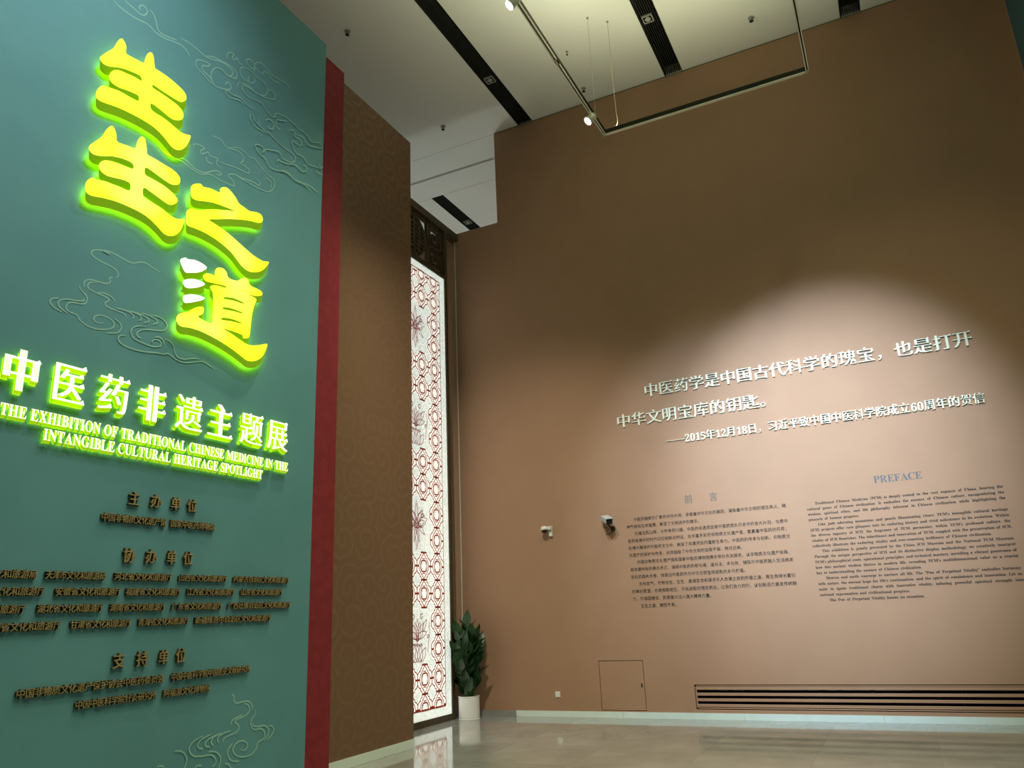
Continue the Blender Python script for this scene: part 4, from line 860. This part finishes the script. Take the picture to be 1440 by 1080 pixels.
# box camera
t = thing('box_camera', (-4.19, D, 2.82), 'grey box security camera with black front and dangling cables on the wall', 'camera')
ax = Vector((.55, -.75, -.28)).normalized()
def oriented(mb_fn, name, m, c, bevel=0):
    o = mb_fn().build(name, m, bevel=bevel); q = Vector((0, -1, 0)).rotation_difference(ax)
    o.data.transform(Matrix.Translation(c) @ q.to_matrix().to_4x4()); return child(o, t)
cc = Vector((-4.11, D-.17, 2.94))
oriented(lambda: MB().box(-.055, .055, -.10, .13, -.045, .045), 'camera_body', 'grey', cc, .006)
oriented(lambda: MB().box(-.062, .062, -.135, .14, .045, .056).box(-.062, -.054, -.135, .14, -.02, .045).box(.054, .062, -.135, .14, -.02, .045), 'sun_hood', 'hood', cc, .002)
oriented(lambda: MB().box(-.05, .05, -.105, -.10, -.042, .042), 'front_glass', 'glassblack', cc)
oriented(lambda: MB().lathe([(.02, 0), (.026, .01), (.026, .03)], (0, -.104, 0), 20, axis=(0, -1, 0)), 'lens', 'glassblack', cc)
child(MB().tube([(-4.080, D, 2.820), (-4.085, D-.07, 2.815), (-4.095, D-.13, 2.855), (-4.100, D-.16, 2.900)], .013, 8).build('bracket', 'rail_dark', smooth=True), t)
child(MB().lathe([(.04, 0), (.04, .012), (.02, .018)], (-4.080, D, 2.820), 20, axis=(0, -1, 0)).build('wall_flange', 'rail_dark'), t)
child(MB().tube([(-4.155, D-.10, 2.955), (-4.205, D-.07, 2.905), (-4.220, D-.04, 2.850), (-4.175, D-.03, 2.835), (-4.135, D-.03, 2.820), (-4.185, D-.03, 2.775), (-4.190, D-.02, 2.740), (-4.145, D-.02, 2.730), (-4.085, D-.01, 2.775)], .005, 6).build('cable', 'rail_dark', smooth=True), t)

# ================================================================== CEILING FITTINGS
rx0, rx1, ry, rz = -3.1, -.085, 10.225, 8.70
t = thing('track_rail', ((rx0+rx1)/2, ry, rz), 'suspended rectangular lighting track with cream underside and sides coloured dark for shade', 'track')
hw = .024; hgt = .085
def rail(a0, a1, b0, b1):
    child(MB().box(a0, a1, b0, b1, rz+.012, rz+hgt).build('rail', 'rail_dark'), t)  # dark body colour stands for the unlit sides
for (a0, a1, b0, b1) in ((rx0-hw, rx0+hw, 4.95, ry+hw), (rx1-hw, rx1+hw, 4.95, ry+hw), (rx0+hw, rx1-hw, ry-hw, ry+hw), (rx0+hw, rx1-hw, 4.95, 4.998)):
    rail(a0, a1, b0, b1)
    m = MB()
    if a1-a0 < .1:
        y1 = b1 if True else b1
        m.box(a0, a0+.015, b0, b1, rz, rz+.012); m.box(a1-.015, a1, b0, b1, rz, rz+.012); m.box(a0, a1, b1-.06, b1, rz, rz+.012)
        m.box(a0, a1, 8.25, 8.35, rz, rz+.012)
    else:
        m.box(a0, a1, b0, b0+.036, rz, rz+.012); m.box(a0, a1, b1-.008, b1, rz, rz+.012); 
    child(m.build('rail_underside', 'cream'), t)
for (x, y, pts) in ((-3.15, 9.995, None), (-2.892, 10.229, 1), (-.085, 7.5, None), (-3.1, 5.5, None)):
    if pts: child(MB().tube([(x, y, H), (x, y, 9.6), (x+.005, y, 9.05), (x+.02, y-.01, 8.87), (x, y-.01, 8.81), (x-.09, y-.01, 8.79), (x-.16, y, 8.786)], .005, 6).build('suspension_cable', 'cable', smooth=True), t)
    else: child(MB().tube([(x, y, H), (x, y, rz+hgt)], .0025, 6).build('suspension_wire', 'grey'), t)
    child(MB().lathe([(.02, 0), (.02, .012), (.008, .03)], (x, y, H), 12, axis=(0, 0, -1)).build('ceiling_mount', 'grey'), t)
def track_lamp(x, y, aim, label):
    t = thing('track_spotlight', (x, y, rz), label, 'spotlight', 'spotlights on the lighting track')
    d = Vector(aim).normalized(); c = Vector((x, y, rz-.075))
    child(MB().box(x-.02, x+.02, y-.07, y+.07, rz-.02, rz).build('track_adapter', 'cream', bevel=.003), t)
    child(MB().tube([(x, y, rz-.015), c], .012, 8).build('yoke', 'cream'), t)
    child(MB().lathe([(.035, -.085), (.052, -.075), (.055, .0), (.068, .05), (.07, .085), (.066, .088), (.062, .075)], c, 28, axis=d).build('lamp_body', 'cream', smooth=True), t)
    child(MB().lathe([(.061, .074), (.05, .083), (.02, .088)], c, 28, axis=d).build('lamp_lens', 'lens'), t)
track_lamp(-3.1, 9.60, (-.55, -.42, -.72), 'cream track spotlight with lit lens near the corner of the lighting track')
track_lamp(-3.1, 6.97, (-.55, -.35, -.75), 'lit track spotlight cut off by the top edge of the picture')
for i, (x, y) in enumerate(((-5.244, 10.578), (-2.293, 10.507), (-8.18, 14.97))):
    t = thing('slot_light', (x, y, H), ['square downlight in the ceiling slot left of the lighting track, above the wall notch', 'square downlight in the ceiling slot seen inside the lighting track', 'square downlight in the far ceiling slot beyond the notch in the wall'][i], 'downlight', 'square lights in the ceiling slots')
    m = MB()
    for a in ((-.085, .085, -.085, -.068), (-.085, .085, .068, .085), (-.085, -.068, -.068, .068), (.068, .085, -.068, .068)): m.box(x+a[0], x+a[1], y+a[2], y+a[3], H-.006, H+.03)
    child(m.build('square_frame', 'grey'), t)
    child(MB().box(x-.068, x+.068, y-.068, y+.068, H+.005, H+.03).build('recess_plate', 'black'), t)
    child(MB().lathe([(.045, 0), (.05, .01), (.04, .02), (.01, .022)], (x, y, H+.006), 20, axis=(0, 0, -1)).build('lamp', 'grey'), t)
LB = ['sprinkler head on the ceiling nearest the top corner of the teal panel', 'sprinkler head on the ceiling above the wall notch', 'sprinkler head at the upper right inside the lighting track', 'small sprinkler head between the left rail and the back wall', 'faint small ceiling fitting beside the left rail']
for i, (px, py, s) in enumerate(((-6.70, 8.367, 1), (-6.688, 11.34, 1), (-.787, 11.306, 1), (-3.85, 11.62, .9), (-3.746, 10.564, .5))):
    t = thing('sprinkler_head', (px, py, H), LB[i], 'sprinkler', 'sprinkler heads on the ceiling')
    child(MB().lathe([(.05*s, 0), (.048*s, .008), (.02*s, .014), (.016*s, .05)], (px, py, H), 16, axis=(0, 0, -1)).build('escutcheon', 'grey'), t)
    child(MB().lathe([(.012*s, .05), (.02*s, .06), (.034*s, .066), (.034*s, .07), (.006, .074)], (px, py, H), 16, axis=(0, 0, -1)).build('deflector', 'rail_dark'), t)
# unseen track lamps that the light on the back wall comes from
